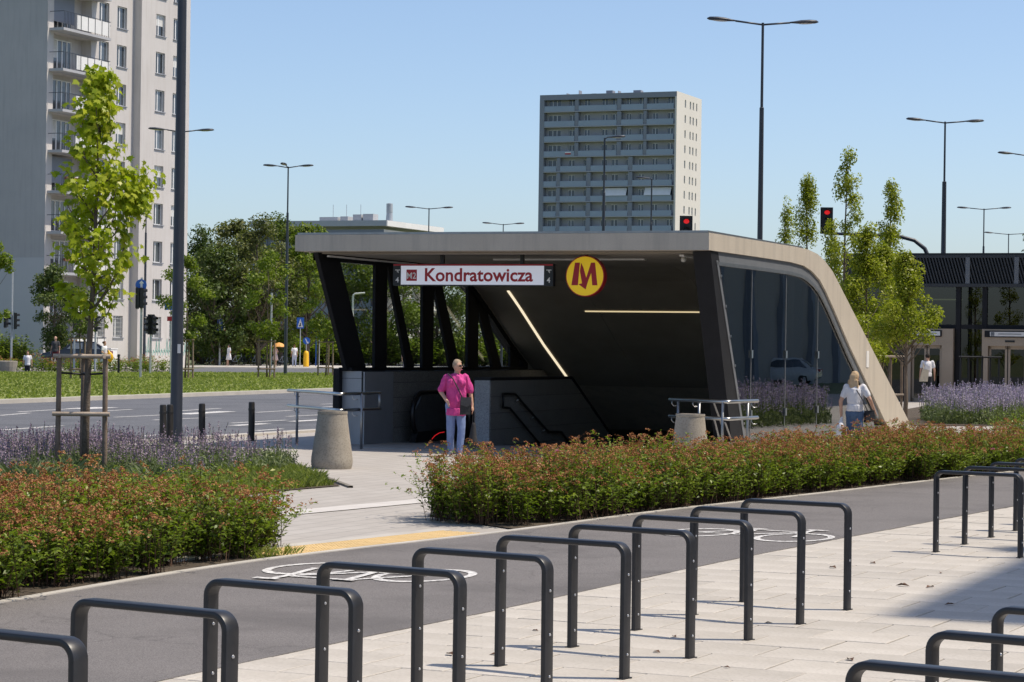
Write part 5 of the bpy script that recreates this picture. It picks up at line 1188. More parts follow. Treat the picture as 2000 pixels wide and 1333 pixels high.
ops = [(a, b, z + 0.6, z + 2.1, 0.2) for z in fl for a, b in rw]
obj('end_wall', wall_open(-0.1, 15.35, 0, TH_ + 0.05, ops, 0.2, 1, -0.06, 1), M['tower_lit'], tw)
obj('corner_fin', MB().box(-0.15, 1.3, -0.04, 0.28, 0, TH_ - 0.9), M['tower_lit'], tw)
obj('corner_fin', MB().box(-0.1, 1.3, TWD - 0.9, TWD, 0, TH_ - 1.0), M['tower_grey'], tw)
obj('rear_body', MB().box(1.6, 15.3, 0.3, TWD, 0, TH_ - 1.2), M['tower_grey'], tw)
wmt = {}
for a, b in wins:
    w = round(b - a, 2)
    if w not in wmt:
        me = window_mesh(w, 1.6, (0.33, 0.66) if w > 2 else (0.5,), 0.09, 0).mesh('window'); me.materials.append(M['white_pvc'])
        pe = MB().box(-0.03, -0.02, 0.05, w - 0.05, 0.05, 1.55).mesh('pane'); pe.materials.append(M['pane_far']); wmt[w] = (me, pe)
for z in fl:
    for a, b in wins:
        me, pe = wmt[round(b - a, 2)]; w_ = obj('window', me, None, tw, (1.49, a, z + 0.7)); obj('pane', pe, None, w_)
wr = window_mesh(0.78, 1.5, (), 0.08).mesh('window'); wr.materials.append(M['white_pvc']); pr_ = MB().box(0.05, 0.73, -0.03, -0.02, 0.05, 1.45).mesh('pane'); pr_.materials.append(M['pane_far'])
for z in fl:
    for a, b in rw: w_ = obj('window', wr, None, tw, (a, 0.13, z + 0.6)); obj('pane', pr_, None, w_)
segA = [(0.6, 5.9), (6.6, 11.0), (11.9, 19.6), (20.4, 26.6)]; segB = [(0.8, 8.6), (9.5, 17.0), (17.9, 23.2), (24.0, 26.6)]
seg_me = {}
for k, z in enumerate(fl):
    sg_ = segA if k < 4 else segB
    obj('balcony_slab', MB().box(-0.05, 1.3, 0.3, TWD - 0.9, z - 0.18, z), M['tower_wall'], tw)
    for (a, b) in sg_:
        if (a, b) not in seg_me:
            me = MB().box(0.0, 0.06, a, b, 0.02, 1.02).mesh('balcony_rail'); me.materials.append(M['tower_rail']); seg_me[(a, b)] = me
        r_ = obj('balcony_rail', seg_me[(a, b)], None, tw, (0, 0, z))
    ends = sorted([s[0] for s in sg_] + [s[1] for s in sg_])
    for (a, b), (c_, d_) in zip(sg_, sg_[1:]):
        obj('partition', MB().box(0.1, 1.3, b + 0.05, c_ - 0.05, z, z + 2.6), M['tower_grey'], tw)
z = fl[6]
for y0, y1 in ((1.0, 6.2), (9.8, 14.3)): obj('white_awning', MB().add([(-0.2, y0, z + 1.0), (-0.2, y1, z + 1.0), (0.6, y1, z + 2.5), (0.6, y0, z + 2.5)], [(0, 1, 2, 3)]), M['balcony_panel'], tw)
obj('flag', MB().box(-0.1, -0.06, 21.0, 22.2, fl[3] + 0.6, fl[3] + 0.85), M['balcony_panel'], tw); obj('flag', MB().box(-0.1, -0.06, 21.0, 22.2, fl[3] + 0.35, fl[3] + 0.6), M['sign_red'], tw)
for y, w, h in ((17.5, 1.0, 0.5), (14.2, 1.3, 1.0), (8.5, 1.5, 0.9), (13.0, 0.1, 0.9), (21, 0.08, 1.2), (23.5, 0.08, 0.7)): obj('roof_unit', MB().box(4, 5.5, y, y + w, TH_, TH_ + h), M['tower_grey'], tw)
# ---- low apartment house behind the canopy
F0 = Vector((-13.77, 250.0, 0)); lh = empty('flat_roofed_house', F0, GRID, 'low grey flat-roofed apartment house just above the canopy roof', 'building')
fz = [12.0, 9.0, 6.0, 3.0]
opsf = [(a, b, z, z + 1.6, 0.3) for z in fz for a, b in ((0.9, 1.5), (2.9, 4.8), (5.2, 6.9), (7.3, 8.4), (9.5, 11.5), (12.5, 14))]
obj('front_wall', wall_open(0, 16, 0, 14.2, opsf, 0.3, 0, 0.0, 1), M['tower_grey'], lh)
opsr = [(a, b, z - 0.2, z + 1.7, 1.0) for z in fz for a, b in ((1.0, 2.4), (4.8, 6.2), (8.2, 9.6), (12, 13.4))]
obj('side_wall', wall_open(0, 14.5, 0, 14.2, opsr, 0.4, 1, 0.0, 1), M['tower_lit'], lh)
obj('parapet', MB().box(-0.4, 14.6, -0.5, 16, 14.55, 15.15), M['render_base'], lh); obj('parapet_sunlit_face', MB().box(-0.3, 14.6, -0.55, -0.5, 14.55, 15.12), M['balcony_panel'], lh)  # white sheet on the parapet's right side, sunlight put into its colour
for z in fz:
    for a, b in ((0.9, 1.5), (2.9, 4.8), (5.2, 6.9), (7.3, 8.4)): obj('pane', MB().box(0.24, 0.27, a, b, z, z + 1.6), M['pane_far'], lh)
    for a in (1.0, 4.8, 8.2, 12): obj('balcony', MB().box(a - 0.6, a + 2.2, -1.2, 0, z - 0.4, z - 0.2), M['tower_lit'], lh)
for y, w, h in ((6.2, 2.2, 0.5), (5.0, 0.9, 0.55), (3.4, 1.0, 0.75), (2.0, 1.2, 0.8)): obj('roof_unit', MB().box(1.5, 2.8, y, y + w, 15.15, 15.15 + h), M['render_base'], lh)
obj('chimney', MB().lathe([(0.4, 0), (0.33, 0.9), (0.35, 1.0), (0.35, 1.9), (0.1, 1.95)], 14, (2.0, 0.3, 15.15)), M['zinc'], lh)
for y in (5.4, 7.0, 3.7): obj('aerial', MB().tube([(2, y, 15.2), (2, y, 17.0)], 0.03, 5), M['zinc'], lh)
# ---- house behind the trees seen through the glazing
# ---- lift pavilion on the right
V0 = AT(1810, 500, 88.0); V0 = Vector((V0.x, V0.y, 0)); pv = empty('lift_pavilion', V0, GRID, 'dark glazed lift pavilion with louvred fascia and two beige lift doors', 'building')
obj('louvre_backing', MB().box(0.10, 8, -9, 3.2, 4.36, 5.44), M['black'], pv)
obj('fascia_rail', MB().box(-0.10, 0.10, -9, 3.2, 4.30, 4.42), M['louvre'], pv); obj('fascia_rail', MB().box(-0.06, 0.10, -9, 3.2, 5.38, 5.48), M['louvre'], pv)
lvm = MB().add([(-0.06, 0, 4.42), (-0.06, 0.05, 4.42), (-0.06, 0.33, 5.38), (-0.06, 0.28, 5.38), (0.09, 0, 4.42), (0.09, 0.05, 4.42), (0.09, 0.33, 5.38), (0.09, 0.28, 5.38)], [(0, 1, 2, 3), (7, 6, 5, 4), (4, 5, 1, 0), (5, 6, 2, 1), (6, 7, 3, 2), (7, 4, 0, 3)]).mesh('louvre_slat'); lvm.materials.append(M['louvre'])
y = 3.0
while y > -4.6: obj('louvre_slat', lvm, None, pv, (0, y - 0.3, 0)); y -= 0.115
for y in (-1.55, -3.35): obj('fascia_post', MB().box(-0.08, 0.1, y - 0.08, y + 0.08, 4.4, 5.4), M['grey_frame'], pv)
obj('roof', MB().box(0.0, 8, -9, 3.2, 5.44, 5.56), M['black'], pv)
for y in (3.15, 0.75, -1.2, -2.18, -4.4, -6.6): obj('mullion', MB().box(0.02, 0.22, y - 0.09, y + 0.09, 0, 4.36), M['dark_frame'], pv)
obj('transom', MB().box(0.04, 0.2, -9, 3.2, 2.74, 2.9), M['dark_frame'], pv)
for y0, y1 in ((0.84, 3.06), (-1.11, 0.66), (-2.09, -1.29), (-4.31, -2.27), (-6.5, -4.5)): obj('glass_pane', MB().box(0.11, 0.13, y0, y1, 2.9, 4.3), M['pav_glass'], pv)
for y0, y1 in ((0.84, 3.06), (-2.09, -1.29)): obj('glass_pane', MB().box(0.11, 0.13, y0, y1, 0.05, 2.74), M['pav_glass'], pv)
obj('back_wall', MB().box(6.0, 6.2, -9, 3.2, 0, 4.4), M['interior'], pv); obj('floor_slab', MB().box(0.3, 6, -9, 3.2, 0.0, 0.03), M['interior'], pv); obj('ceiling', MB().box(0.2, 6, -9, 3.2, 4.2, 4.3), M['interior'], pv)
obj('side_wall', MB().box(0.2, 6, 3.0, 3.1, 0, 4.3), M['dark_frame'], pv)
def lift_portal(y0, y1, tag_):
    """beige surround from y1 (left) to y0 (right), doors recessed"""
    P_ = obj('lift_portal', MB().box(-0.25, 0.0, y1 - 0.22, y1, 0, 2.74).box(-0.25, 0.0, y0, y0 + 0.42, 0, 2.74).box(-0.25, 0.0, y0 + 0.42, y1 - 0.22, 2.12, 2.74), M['beige_panel'], pv)
    obj('sign_panel', MB().box(-0.29, -0.25, y0 + 0.42, y1 - 0.1, 2.44, 2.68), M['dark_frame'], P_); obj('sign_face', MB().box(-0.295, -0.29, y0 + 0.48, y1 - 0.3, 2.48, 2.64), M['balcony_panel'], P_); obj('icon', MB().box(-0.299, -0.295, y1 - 0.46, y1 - 0.33, 2.49, 2.63), M['grey_frame'], P_); obj('print', MB().box(-0.299, -0.295, y0 + 0.6, y1 - 0.6, 2.55, 2.58), M['grey_frame'], P_)
    obj('indicator', MB().box(-0.27, -0.25, y0 + 0.85, y0 + 1.2, 2.26, 2.33), M['black'], P_)
    m_ = (y0 + 0.42 + y1 - 0.22) / 2
    for a, b in ((y0 + 0.44, m_ - 0.02), (m_ + 0.02, y1 - 0.24)):
        obj('door', MB().box(-0.10, -0.06, a, a + 0.08, 0, 2.12).box(-0.10, -0.06, b - 0.08, b, 0, 2.12).box(-0.10, -0.06, a, b, 2.0, 2.12).box(-0.10, -0.06, a, b, 0, 0.15), M['beige_panel'], P_)
        obj('door_glass', MB().box(-0.09, -0.075, a + 0.08, b - 0.08, 0.15, 2.0), M['pav_glass'], P_)
    obj('door_header', MB().box(-0.05, 0.0, y0 + 0.42, y1 - 0.22, 0, 2.12), M['black'], P_)
lift_portal(-1.08, 0.72, 'left'); lift_portal(-4.2, -2.15, 'right')
obj('inner_lamp', MB().box(2.0, 2.06, -0.95, 0.6, 3.85, 3.9), M['lamp_strip'], pv)
# ---- long block just outside the frame on the right (its corner shades the paving)
S0 = Vector((2.50, 15.55, 0)) + Vector((28.0 / math.tan(SUN_EL), 0, 0)); sb = empty('long_apartment_block', S0, GRID, 'long apartment block right of the frame whose corner shades the paving', 'building')
opsb = [(2.5 + 5 * i, 4.5 + 5 * i, 1.2 + 2.8 * k, 2.7 + 2.8 * k, 0.2) for i in range(26) for k in range(10)]
M['block_wall'] = pm('block_wall', (0.36, 0.335, 0.30), (0.44, 0.415, 0.375), 0.05, 0.9)
obj('wall', wall_open(0, 132, 0, 28, [], 0.2, 1, 0.0, -1), M['block_wall'], sb)
obj('end_wall', MB().quad((0, 0, 0), (0, -13, 0), (0, -13, 28), (0, 0, 28)).quad((132, 0, 0), (132, 0, 28), (132, -13, 28), (132, -13, 0)).quad((0, -13, 0), (132, -13, 0), (132, -13, 28), (0, -13, 28)), M['tower_wall'], sb)
obj('roof', MB().quad((0, 0, 28), (132, 0, 28), (132, -13, 28), (0, -13, 28)), M['tower_grey'], sb)
for i in range(1, 22): obj('pilaster', MB().box(6 * i - 0.3, 6 * i + 0.3, 0.0, 0.35, 0, 28), M['tower_grey'], sb)
# ================================================================== TRAFFIC LIGHTS AND SIGNS
def signal_head(parent, p, lit=True, rz=0.0, side=False):
    h = obj('signal_head', MB().box(-0.15, 0.15, -0.02, 0.16, 0, 0.95).box(-0.19, 0.19, 0.1, 0.12, -0.05, 1.0), M['sign_black'], parent, p, rz)
    for k, z in enumerate((0.79, 0.48, 0.17)):
        m = M['red_glow'] if (k == 0 and lit) else M['lens_dark']
        o = obj('lens', MB().lathe([(0.085, 0), (0.075, 0.015), (0.02, 0.03)], 14), m, h, (0, -0.02, z)); o.rotation_euler = (math.pi / 2, 0, 0)
        vz = MB()
        for i in range(9):
            a0, a1 = rad(-10 + i * 200 / 9), rad(-10 + (i + 1) * 200 / 9)
            vz.quad((0.115 * math.cos(a0), -0.02, 0.115 * math.sin(a0)), (0.115 * math.cos(a1), -0.02, 0.115 * math.sin(a1)), (0.115 * math.cos(a1), -0.18, 0.115 * math.sin(a1)), (0.115 * math.cos(a0), -0.18, 0.115 * math.sin(a0)))
        obj('visor', vz, M['sign_black'], h, (0, 0, z))
    return h
def signal_post(x, d, ybot, label, heads, ptop, post=True, mat='zinc'):
    p = XY(x, d); r = empty('traffic_light', (p.x, p.y, 0.0), 0, label, 'traffic light', 'traffic lights')
    obj('post', MB().tube([(0, 0, 0), (0, 0, ptop)], 0.06, 8), M[mat], r)
    for dx, z, lit, rz in heads: signal_head(r, (dx, -0.07, z), lit, rz)
    return r
p = XY(1337, 90); r = empty('traffic_light', (p.x, p.y, 0), 0, 'overhead red traffic light showing above the canopy roof', 'traffic light', 'traffic lights')
obj('post', MB().tube([(0, 0.1, 0), (0, 0.1, 6.6)], 0.06, 8), M['lamp_paint'], r); hd = signal_head(r, (0, 0, 5.9), True); hd.scale = (1.3, 1, 1.05)
d = 93; p = XY(1815, d); r = empty('traffic_light', (p.x, p.y, 0), 0, 'red traffic light on an arched mast arm behind the columnar trees', 'traffic light', 'traffic lights')
def rel_(x, y): q = AT(x, y, d); return (q.x - p.x, 0.0, q.z)
arc = [(0, 0, 0), (0, 0, 4.0), rel_(1822, 520), rel_(1806, 486), rel_(1786, 470), rel_(1760, 463), rel_(1720, 460), rel_(1660, 458), rel_(1610, 456)]
obj('mast', MB().tube(arc, [0.11, 0.10, 0.09, 0.085, 0.08, 0.075, 0.07, 0.06, 0.06], 8).mesh('mast', True), M['lamp_paint'], r)
q = rel_(1614, 450); hd = signal_head(r, (q[0], -0.15, q[2] - 0.1), True); hd.scale = (1.3, 1, 1)
hd = signal_post(275, 112, 727, 'tall grey signal post with side-on black light and round blue sign', [(-0.08, 3.45, False, rad(80)), (0.1, 3.45, False, rad(95))], 4.9)
obj('blue_sign', MB().lathe([(0.27, 0), (0.27, 0.02)], 20), M['blue_sign'], hd, (-0.02, -0.07, 4.55)).rotation_euler = (math.pi / 2, 0, 0)
obj('white_arrow', MB().box(-0.05, 0.05, -0.1, -0.095, 4.40, 4.68).add([(-0.12, -0.097, 4.62), (0.12, -0.097, 4.62), (0, -0.097, 4.76)], [(0, 1, 2)]), M['sign_text_white'], hd)
signal_post(294, 128, 710, 'short signal post with a glowing red light left of the near lamp post', [(0.0, 2.35, True, 0.0), (-0.2, 2.3, False, rad(-60)), (0.2, 2.3, False, rad(60))], 3.0)
signal_post(22, 138, 727, 'pair of black traffic lights on a grey post at the far left', [(-0.25, 2.6, False, rad(80)), (0.3, 2.5, False, rad(100))], 5.9)
signal_post(186, 135, 727, 'black traffic light on a thin post behind the near maple', [(0.1, 2.4, False, rad(90)), ], 4.3)
signal_post(145, 135, 727, 'black traffic light on a thin post left of the near maple trunk', [(0.1, 2.6, False, rad(90)), ], 4.6)

def sign_post(x, d, h, label, w=0.07, mat='zinc', cat='road sign'):
    p = XY(x, d); r = empty('sign_post', (p.x, p.y, 0.05), 0, label, cat, 'road signs'); obj('post', MB().tube([(0, 0, 0), (0, 0, h)], w, 8), M[mat], r); return r
def crossing_plate(r, z, s=0.62, hh=0.8, rz=0.0):
    pl = obj('plate', MB().box(-s / 2, s / 2, -0.11, -0.08, z, z + hh), M['blue_sign'], r); pl.rotation_euler = (0, 0, rz)
    obj('triangle', MB().add([(-s * .38, -0.115, z + hh * .12), (s * .38, -0.115, z + hh * .12), (0, -0.115, z + hh * .9)], [(0, 1, 2)]), M['sign_text_white'], pl)
    obj('walker', MB().box(-0.03, 0.05, -0.12, -0.117, z + hh * .2, z + hh * .5).box(-0.09, -0.04, -0.12, -0.117, z + hh * .18, z + hh * .34), M['sign_black'], pl)
r = sign_post(429, 185, 4.3, 'blue pedestrian crossing sign on a grey post, leftmost of the two'); crossing_plate(r, 2.75, 0.42, 0.95)
obj('red_signal', MB().box(0.2, 0.6, -0.1, 0.0, 2.65, 2.8).add([(0.4, -0.05, 2.98), (0.6, -0.05, 2.66), (0.2, -0.05, 2.66)], [(0, 1, 2)]), M['sign_red'], r)
r = sign_post(586, 186, 3.9, 'blue square pedestrian crossing sign on a thin post near the canopy corner', 0.035); crossing_plate(r, 3.05, 0.56, 0.86)
p = XY(598, 184); yb = empty('yellow_bollard', (p.x, p.y, 0.08), 0, 'yellow traffic island bollard under a blue round arrow sign', 'bollard')
obj('body', MB().lathe([(0.24, 0), (0.22, 0.1), (0.20, 1.0), (0.17, 1.2), (0.06, 1.27)], 16).mesh('body', True), M['yellow'], yb); obj('post', MB().tube([(0, 0, 1.2), (0, 0, 1.8)], 0.03, 6), M['zinc'], yb)
o = obj('round_sign', MB().lathe([(0.28, 0), (0.28, 0.02)], 18), M['blue_sign'], yb, (0.02, -0.04, 2.05)); o.rotation_euler = (math.pi / 2, 0, 0)
obj('arrow', MB().add([(-0.10, -0.07, 2.2), (-0.04, -0.07, 2.24), (0.12, -0.07, 1.94), (0.18, -0.07, 2.0), (0.16, -0.07, 1.82), (-0.02, -0.07, 1.9), (0.05, -0.07, 1.9)], [(0, 1, 2, 6), (2, 3, 4), (2, 4, 5, 6)]), M['sign_text_white'], yb)
r = sign_post(617, 190, 3.2, 'blue and red bus stop board on two posts beside the canopy corner', 0.04, 'blue_sign'); obj('post', MB().tube([(0.25, 0, 0), (0.25, 0, 3.0)], 0.05, 8), M['zinc'], r)
obj('board', MB().box(-0.35, 0.6, -0.1, -0.05, 3.0, 3.7), M['blue_sign'], r); obj('red_band', MB().box(-0.4, 0.65, -0.11, -0.1, 3.15, 3.36), M['sign_red'], r); obj('lower_board', MB().box(-0.55, 0.85, -0.1, -0.05, 2.72, 2.95), M['blue_sign'], r)
obj('print', MB().box(-0.2, 0.45, -0.12, -0.112, 3.45, 3.6).box(-0.25, 0.5, -0.12, -0.112, 3.2, 3.3), M['sign_text_white'], r)
r = sign_post(529, 130, 4.6, 'plain tall galvanised post before the wood', 0.055)
r = sign_post(333, 128, 4.2, 'street name board in blue and red on a post beside the near lamp', 0.035); obj('board', MB().box(-0.35, 0.45, -0.06, -0.03, 3.55, 3.95), M['blue_sign'], r); obj('red_board', MB().box(-0.2, 0.5, -0.06, -0.03, 2.95, 3.2), M['sign_red'], r)
r = sign_post(688, 120, 4.3, 'pale lamp post with a short arm seen through the left glass', 0.05, 'balcony_panel'); obj('arm', MB().tube([(0, 0, 4.3), (0.1, 0, 4.4), (0.6, 0, 4.45)], 0.05, 6), M['balcony_panel'], r)
p = XY(12, 132); obj('planter', MB().lathe([(0.55, 0), (0.62, 0.3), (0.66, 0.6), (0.58, 0.62)], 18).mesh('planter'), M['bin'], None, (p.x, p.y, 0.06), 0, 'round concrete planter at the far left by the signal post', 'planter')
p = XY(232, 128); obj('short_post', MB().tube([(0, 0, 0), (0, 0, 0.98)], [0.07, 0.06], 8).lathe([(0.085, 0.98), (0.085, 1.06), (0.03, 1.08)], 8).mesh('short_post'), M['black'], None, (p.x, p.y, 0.08), 0, 'short dark post right of the woman with the yellow bag', 'post')
# utility box and low white wall by the house
p = XY(215, 156); obj('utility_box', MB().box(-0.4, 0.4, -0.3, 0.3, 0, 1.3).box(-0.44, 0.44, -0.34, 0.34, 1.3, 1.36).mesh('utility_box'), M['balcony_panel'], None, (p.x, p.y, 0.05), GRID, 'pale utility cabinet by the foot of the apartment block', 'cabinet')

# ================================================================== PEOPLE
WORK = bpy.data.scenes.new('workbench')             # a small scene to merge body shapes in, removed at the end
def union(mb, voxel, smooth=4, name='body', folds=0.0):
    me = mb.mesh('tmp'); o = bpy.data.objects.new('tmp', me); WORK.collection.objects.link(o)
    m = o.modifiers.new('r', 'REMESH'); m.mode = 'VOXEL'; m.voxel_size = voxel
    s = o.modifiers.new('s', 'SMOOTH'); s.iterations = smooth; s.factor = 0.5
    vl_ = WORK.view_layers[0]; vl_.update(); out = bpy.data.meshes.new_from_object(o.evaluated_get(vl_.depsgraph))
    bpy.data.objects.remove(o); bpy.data.meshes.remove(me); out.name = name
    out.polygons.foreach_set('use_smooth', [True] * len(out.polygons))
    if folds:                                     # hanging folds and creases in the cloth
        nv = len(out.vertices); co = np.empty(nv * 3, np.float32); no = np.empty(nv * 3, np.float32)
        out.vertices.foreach_get('co', co); out.vertex_normals.foreach_get('vector', no); co = co.reshape(-1, 3); no = no.reshape(-1, 3)
        k_ = np.array([mnoise.noise((x * 17, y * 17, z * 5)) * 0.65 + mnoise.noise((x * 30 + 7, y * 30, z * 16)) * 0.35 for x, y, z in co.tolist()], np.float32)
        out.vertices.foreach_set('co', (co + no * folds * k_[:, None]).ravel()); out.update()
    return out
SK = pm('skin', (0.52, 0.30, 0.21), (0.58, 0.35, 0.25), 8, 0.55); M['skin'] = SK
def cloth(name, c, c2=None): M[name] = pm(name, c, c2 or tuple(min(1, v * 1.25) for v in c), 9, 0.85, 0.4, 26, 0.02); return M[name]
cloth('pink', (0.50, 0.035, 0.21), (0.62, 0.07, 0.30)); cloth('jeans_light', (0.16, 0.22, 0.40)); cloth('jeans', (0.05, 0.10, 0.20), (0.09, 0.15, 0.27)); cloth('white_cloth', (0.66, 0.66, 0.70), (0.76, 0.76, 0.79))
cloth('dark_cloth', (0.02, 0.022, 0.03)); cloth('grey_cloth', (0.045, 0.045, 0.05)); cloth('red_cloth', (0.11, 0.015, 0.02)); cloth('pale_blue', (0.42, 0.46, 0.60)); cloth('tote', (0.55, 0.48, 0.36)); cloth('pale_pink', (0.55, 0.42, 0.40))
cloth('hair_blond', (0.46, 0.31, 0.17), (0.62, 0.46, 0.29)); cloth('hair_grey', (0.30, 0.22, 0.15), (0.42, 0.33, 0.24)); cloth('hair_dark', (0.02, 0.014, 0.01)); cloth('hair_brown', (0.12, 0.055, 0.025)); cloth('shoe', (0.45, 0.38, 0.33)); cloth('bag_black', (0.025, 0.025, 0.027))
def hand(mb, wrist, d, out, s=1.0, curl=0.5):
    """palm and five bent fingers; d = direction of the forearm, out = side of the thumb"""
    d = Vector(d).normalized(); o_ = Vector(out); o_ = (o_ - d * o_.dot(d)).normalized(); n = d.cross(o_); w = Vector(wrist)
    pc = w + d * 0.085 * s
    for k in range(4):
        b = pc + o_ * (0.03 - 0.02 * k) * s; mb.cap(w + d * 0.01 * s + o_ * (0.018 - 0.012 * k) * s, 0.014 * s, b, 0.012 * s, 8)
        L = (0.070, 0.078, 0.072, 0.056)[k] * s; m = b + (d + n * 0.25 * curl).normalized() * L * 0.5; e = m + (d + n * 1.1 * curl).normalized() * L * 0.5
        mb.cap(b, 0.0095 * s, m, 0.0088 * s, 7); mb.cap(m, 0.0088 * s, e, 0.0075 * s, 7)
    t0 = w + d * 0.03 * s + o_ * 0.022 * s; t1 = t0 + (d * 0.7 + o_ * 0.6).normalized() * 0.04 * s; t2 = t1 + (d + n * 0.3).normalized() * 0.032 * s
    mb.cap(t0, 0.013 * s, t1, 0.0105 * s, 7); mb.cap(t1, 0.0105 * s, t2, 0.0085 * s, 7)
def person(label, p, rz, h, J, look, vox=0.012, detail=True, group=None):
    """stands facing local -y. J: joint overrides for a 1.70 m figure; look: clothing description"""
    s = h / 1.70; r = empty('person', p, rz, label, 'person', group)
    j = dict(pelvis=(0, 0, 0.93), chest=(0, 0.0, 1.27), neck=(0, 0.01, 1.46), head=(0, -0.005, 1.585), shL=(0.165, 0.01, 1.395), shR=(-0.165, 0.01, 1.395),
             elL=(0.235, 0.03, 1.12), elR=(-0.235, 0.03, 1.12), wrL=(0.25, -0.03, 0.88), wrR=(-0.25, -0.03, 0.88),
             hiL=(0.085, 0, 0.90), hiR=(-0.085, 0, 0.90), knL=(0.095, -0.01, 0.50), knR=(-0.095, -0.01, 0.50), anL=(0.10, 0.02, 0.085), anR=(-0.10, 0.02, 0.085), turn=0.0, tilt=0.0)
    j.update(J); bulk = look.get('bulk', 1.0)
    j = {k: (Vector(v) * s if hasattr(v, '__len__') else v) for k, v in j.items()}
    R = lambda v: v * s
    ft = rad(j['turn']); fd = Vector((math.sin(ft), -math.cos(ft), 0)); fs = Vector((math.cos(ft), math.sin(ft), 0))
    b = MB(); hd = j['head']
    # head: skull, jaw, nose, ears, neck
    b.ell(hd, (R(0.074), R(0.092), R(0.105)), 14, 10); b.ell(hd + fd * R(0.022) - Vector((0, 0, R(0.05))), (R(0.056), R(0.062), R(0.062)), 12, 8)
    b.cap(hd + fd * R(0.088) + Vector((0, 0, R(0.012))), R(0.009), hd + fd * R(0.104) - Vector((0, 0, R(0.022))), R(0.014), 7)
    b.ell(hd + fd * R(0.078) - Vector((0, 0, R(0.062))), (R(0.022), R(0.018), R(0.010)), 8, 6)
    for sg_ in (-1, 1): b.ell(hd + fs * sg_ * R(0.076) - Vector((0, 0, R(0.01))), (R(0.012), R(0.02), R(0.03)), 8, 6)
    b.cap(j['neck'] - Vector((0, 0, R(0.04))), R(0.058), hd - Vector((0, 0, R(0.07))), R(0.05), 12)
    # trunk and limbs as one skin
    b.cap(j['pelvis'], R(0.125) * bulk, j['chest'], R(0.13) * bulk, 14); b.cap(j['chest'], R(0.125) * bulk, j['neck'] - Vector((0, 0, R(0.05))), R(0.07), 12)
    for q in 'LR':
        b.cap(j['chest'] + (j['sh' + q] - j['chest']) * 0.4, R(0.07), j['sh' + q], R(0.055), 10); b.cap(j['sh' + q], R(0.052), j['el' + q], R(0.041), 10); b.cap(j['el' + q], R(0.040), j['wr' + q], R(0.027), 10)
        dv = (j['wr' + q] - j['el' + q]); ov = Vector((0, -1, 0)) + Vector((-0.4 if q == 'L' else 0.4, 0, 0))
        if detail: hand(b, j['wr' + q], dv, ov, s * 1.02)
        else: b.cap(j['wr' + q], R(0.03), j['wr' + q] + dv.normalized() * R(0.13), R(0.022), 8)
        b.cap(j['hi' + q], R(0.082), j['kn' + q], R(0.056), 10); b.cap(j['kn' + q], R(0.056), j['an' + q], R(0.036), 10)
        b.cap(j['an' + q] - Vector((0, 0, R(0.045))), R(0.035), j['an' + q] + Vector((0, -R(0.14), -R(0.055))), R(0.026), 8)
    obj('body', union(b, vox * s, 3, 'body'), look.get('skin', M['skin']), r)
    # shirt
    t = MB(); hem = look.get('hem', 0.86); loose = look.get('loose', 1.0)
    t.cap(j['chest'] + Vector((0, 0, R(0.02))), R(0.147) * bulk, Vector((j['pelvis'].x, j['pelvis'].y, R(hem + 0.02) + R(0.14) * bulk * loose)), R(0.14) * bulk * loose, 16)
    t.lathe([(R(0.145) * bulk * loose, R(hem + 0.12)), (R(0.15) * bulk * loose, R(hem + 0.02)), (R(0.147) * bulk * loose, R(hem))], 18, (j['pelvis'].x, j['pelvis'].y, 0))
    t.cap(j['chest'] + Vector((0, 0, R(0.05))), R(0.14) * bulk, j['neck'] - Vector((0, 0, R(0.055))), R(0.075), 14)
    if look.get('bust'): 
        for sg_ in (-1, 1): t.ell(j['chest'] + Vector((sg_ * R(0.075), -R(0.095) * bulk, R(0.015))), (R(0.085), R(0.075), R(0.085)), 10, 8)
    sl_ = look.get('sleeve', 0.6)
    for q in 'LR':
        t.cap(j['chest'] + (j['sh' + q] - j['chest']) * 0.45, R(0.09), j['sh' + q], R(0.07), 12); e = j['sh' + q].lerp(j['el' + q], sl_); t.cap(j['sh' + q], R(0.067), e, R(look.get('cuff', 0.062)), 12)
    obj('shirt', union(t, vox * s, 2, 'shirt', look.get('folds', 0.014)), look['top'], r)
    if look.get('skirt'):
        k = MB().lathe([(R(0.15), R(0.95)), (R(0.17), R(0.85)), (R(0.24), R(look['skirt'])), (R(0.22), R(look['skirt'])), (R(0.14), R(0.9))], 20, (0, 0, 0)); obj('skirt', k.mesh('skirt', True), look['bottom'], r)
    else:
        t = MB(); t.cap(j['pelvis'] + Vector((0, 0, R(0.03))), R(0.13) * bulk, j['pelvis'] - Vector((0, 0, R(0.03))), R(0.135) * bulk, 14)
        pl = look.get('pants_len', 1.0)
        for q in 'LR':
            t.cap(j['hi' + q], R(0.094) * bulk ** 0.5, j['kn' + q], R(0.072), 12); e = j['kn' + q].lerp(j['an' + q], pl)
            t.cap(j['kn' + q], R(0.072), e, R(0.056), 12)
        obj('trousers', union(t, vox * s, 2, 'trousers', 0.011), look['bottom'], r)
    for q in 'LR':
        t = MB(); a = j['an' + q]; t.cap(a - Vector((0, -R(0.03), R(0.045))), R(0.042), a + Vector((0, -R(0.15), -R(0.055))), R(0.034), 10)
        obj('shoe', union(t, vox * s, 1, 'shoe'), look.get('shoes', M['shoe']), r)
    t = MB(); hk = look.get('hair_kind', 'short'); back = -fd
    t.ell(hd + back * R(0.012) + Vector((0, 0, R(0.022))), (R(0.083), R(0.098), R(0.098)), 14, 10)
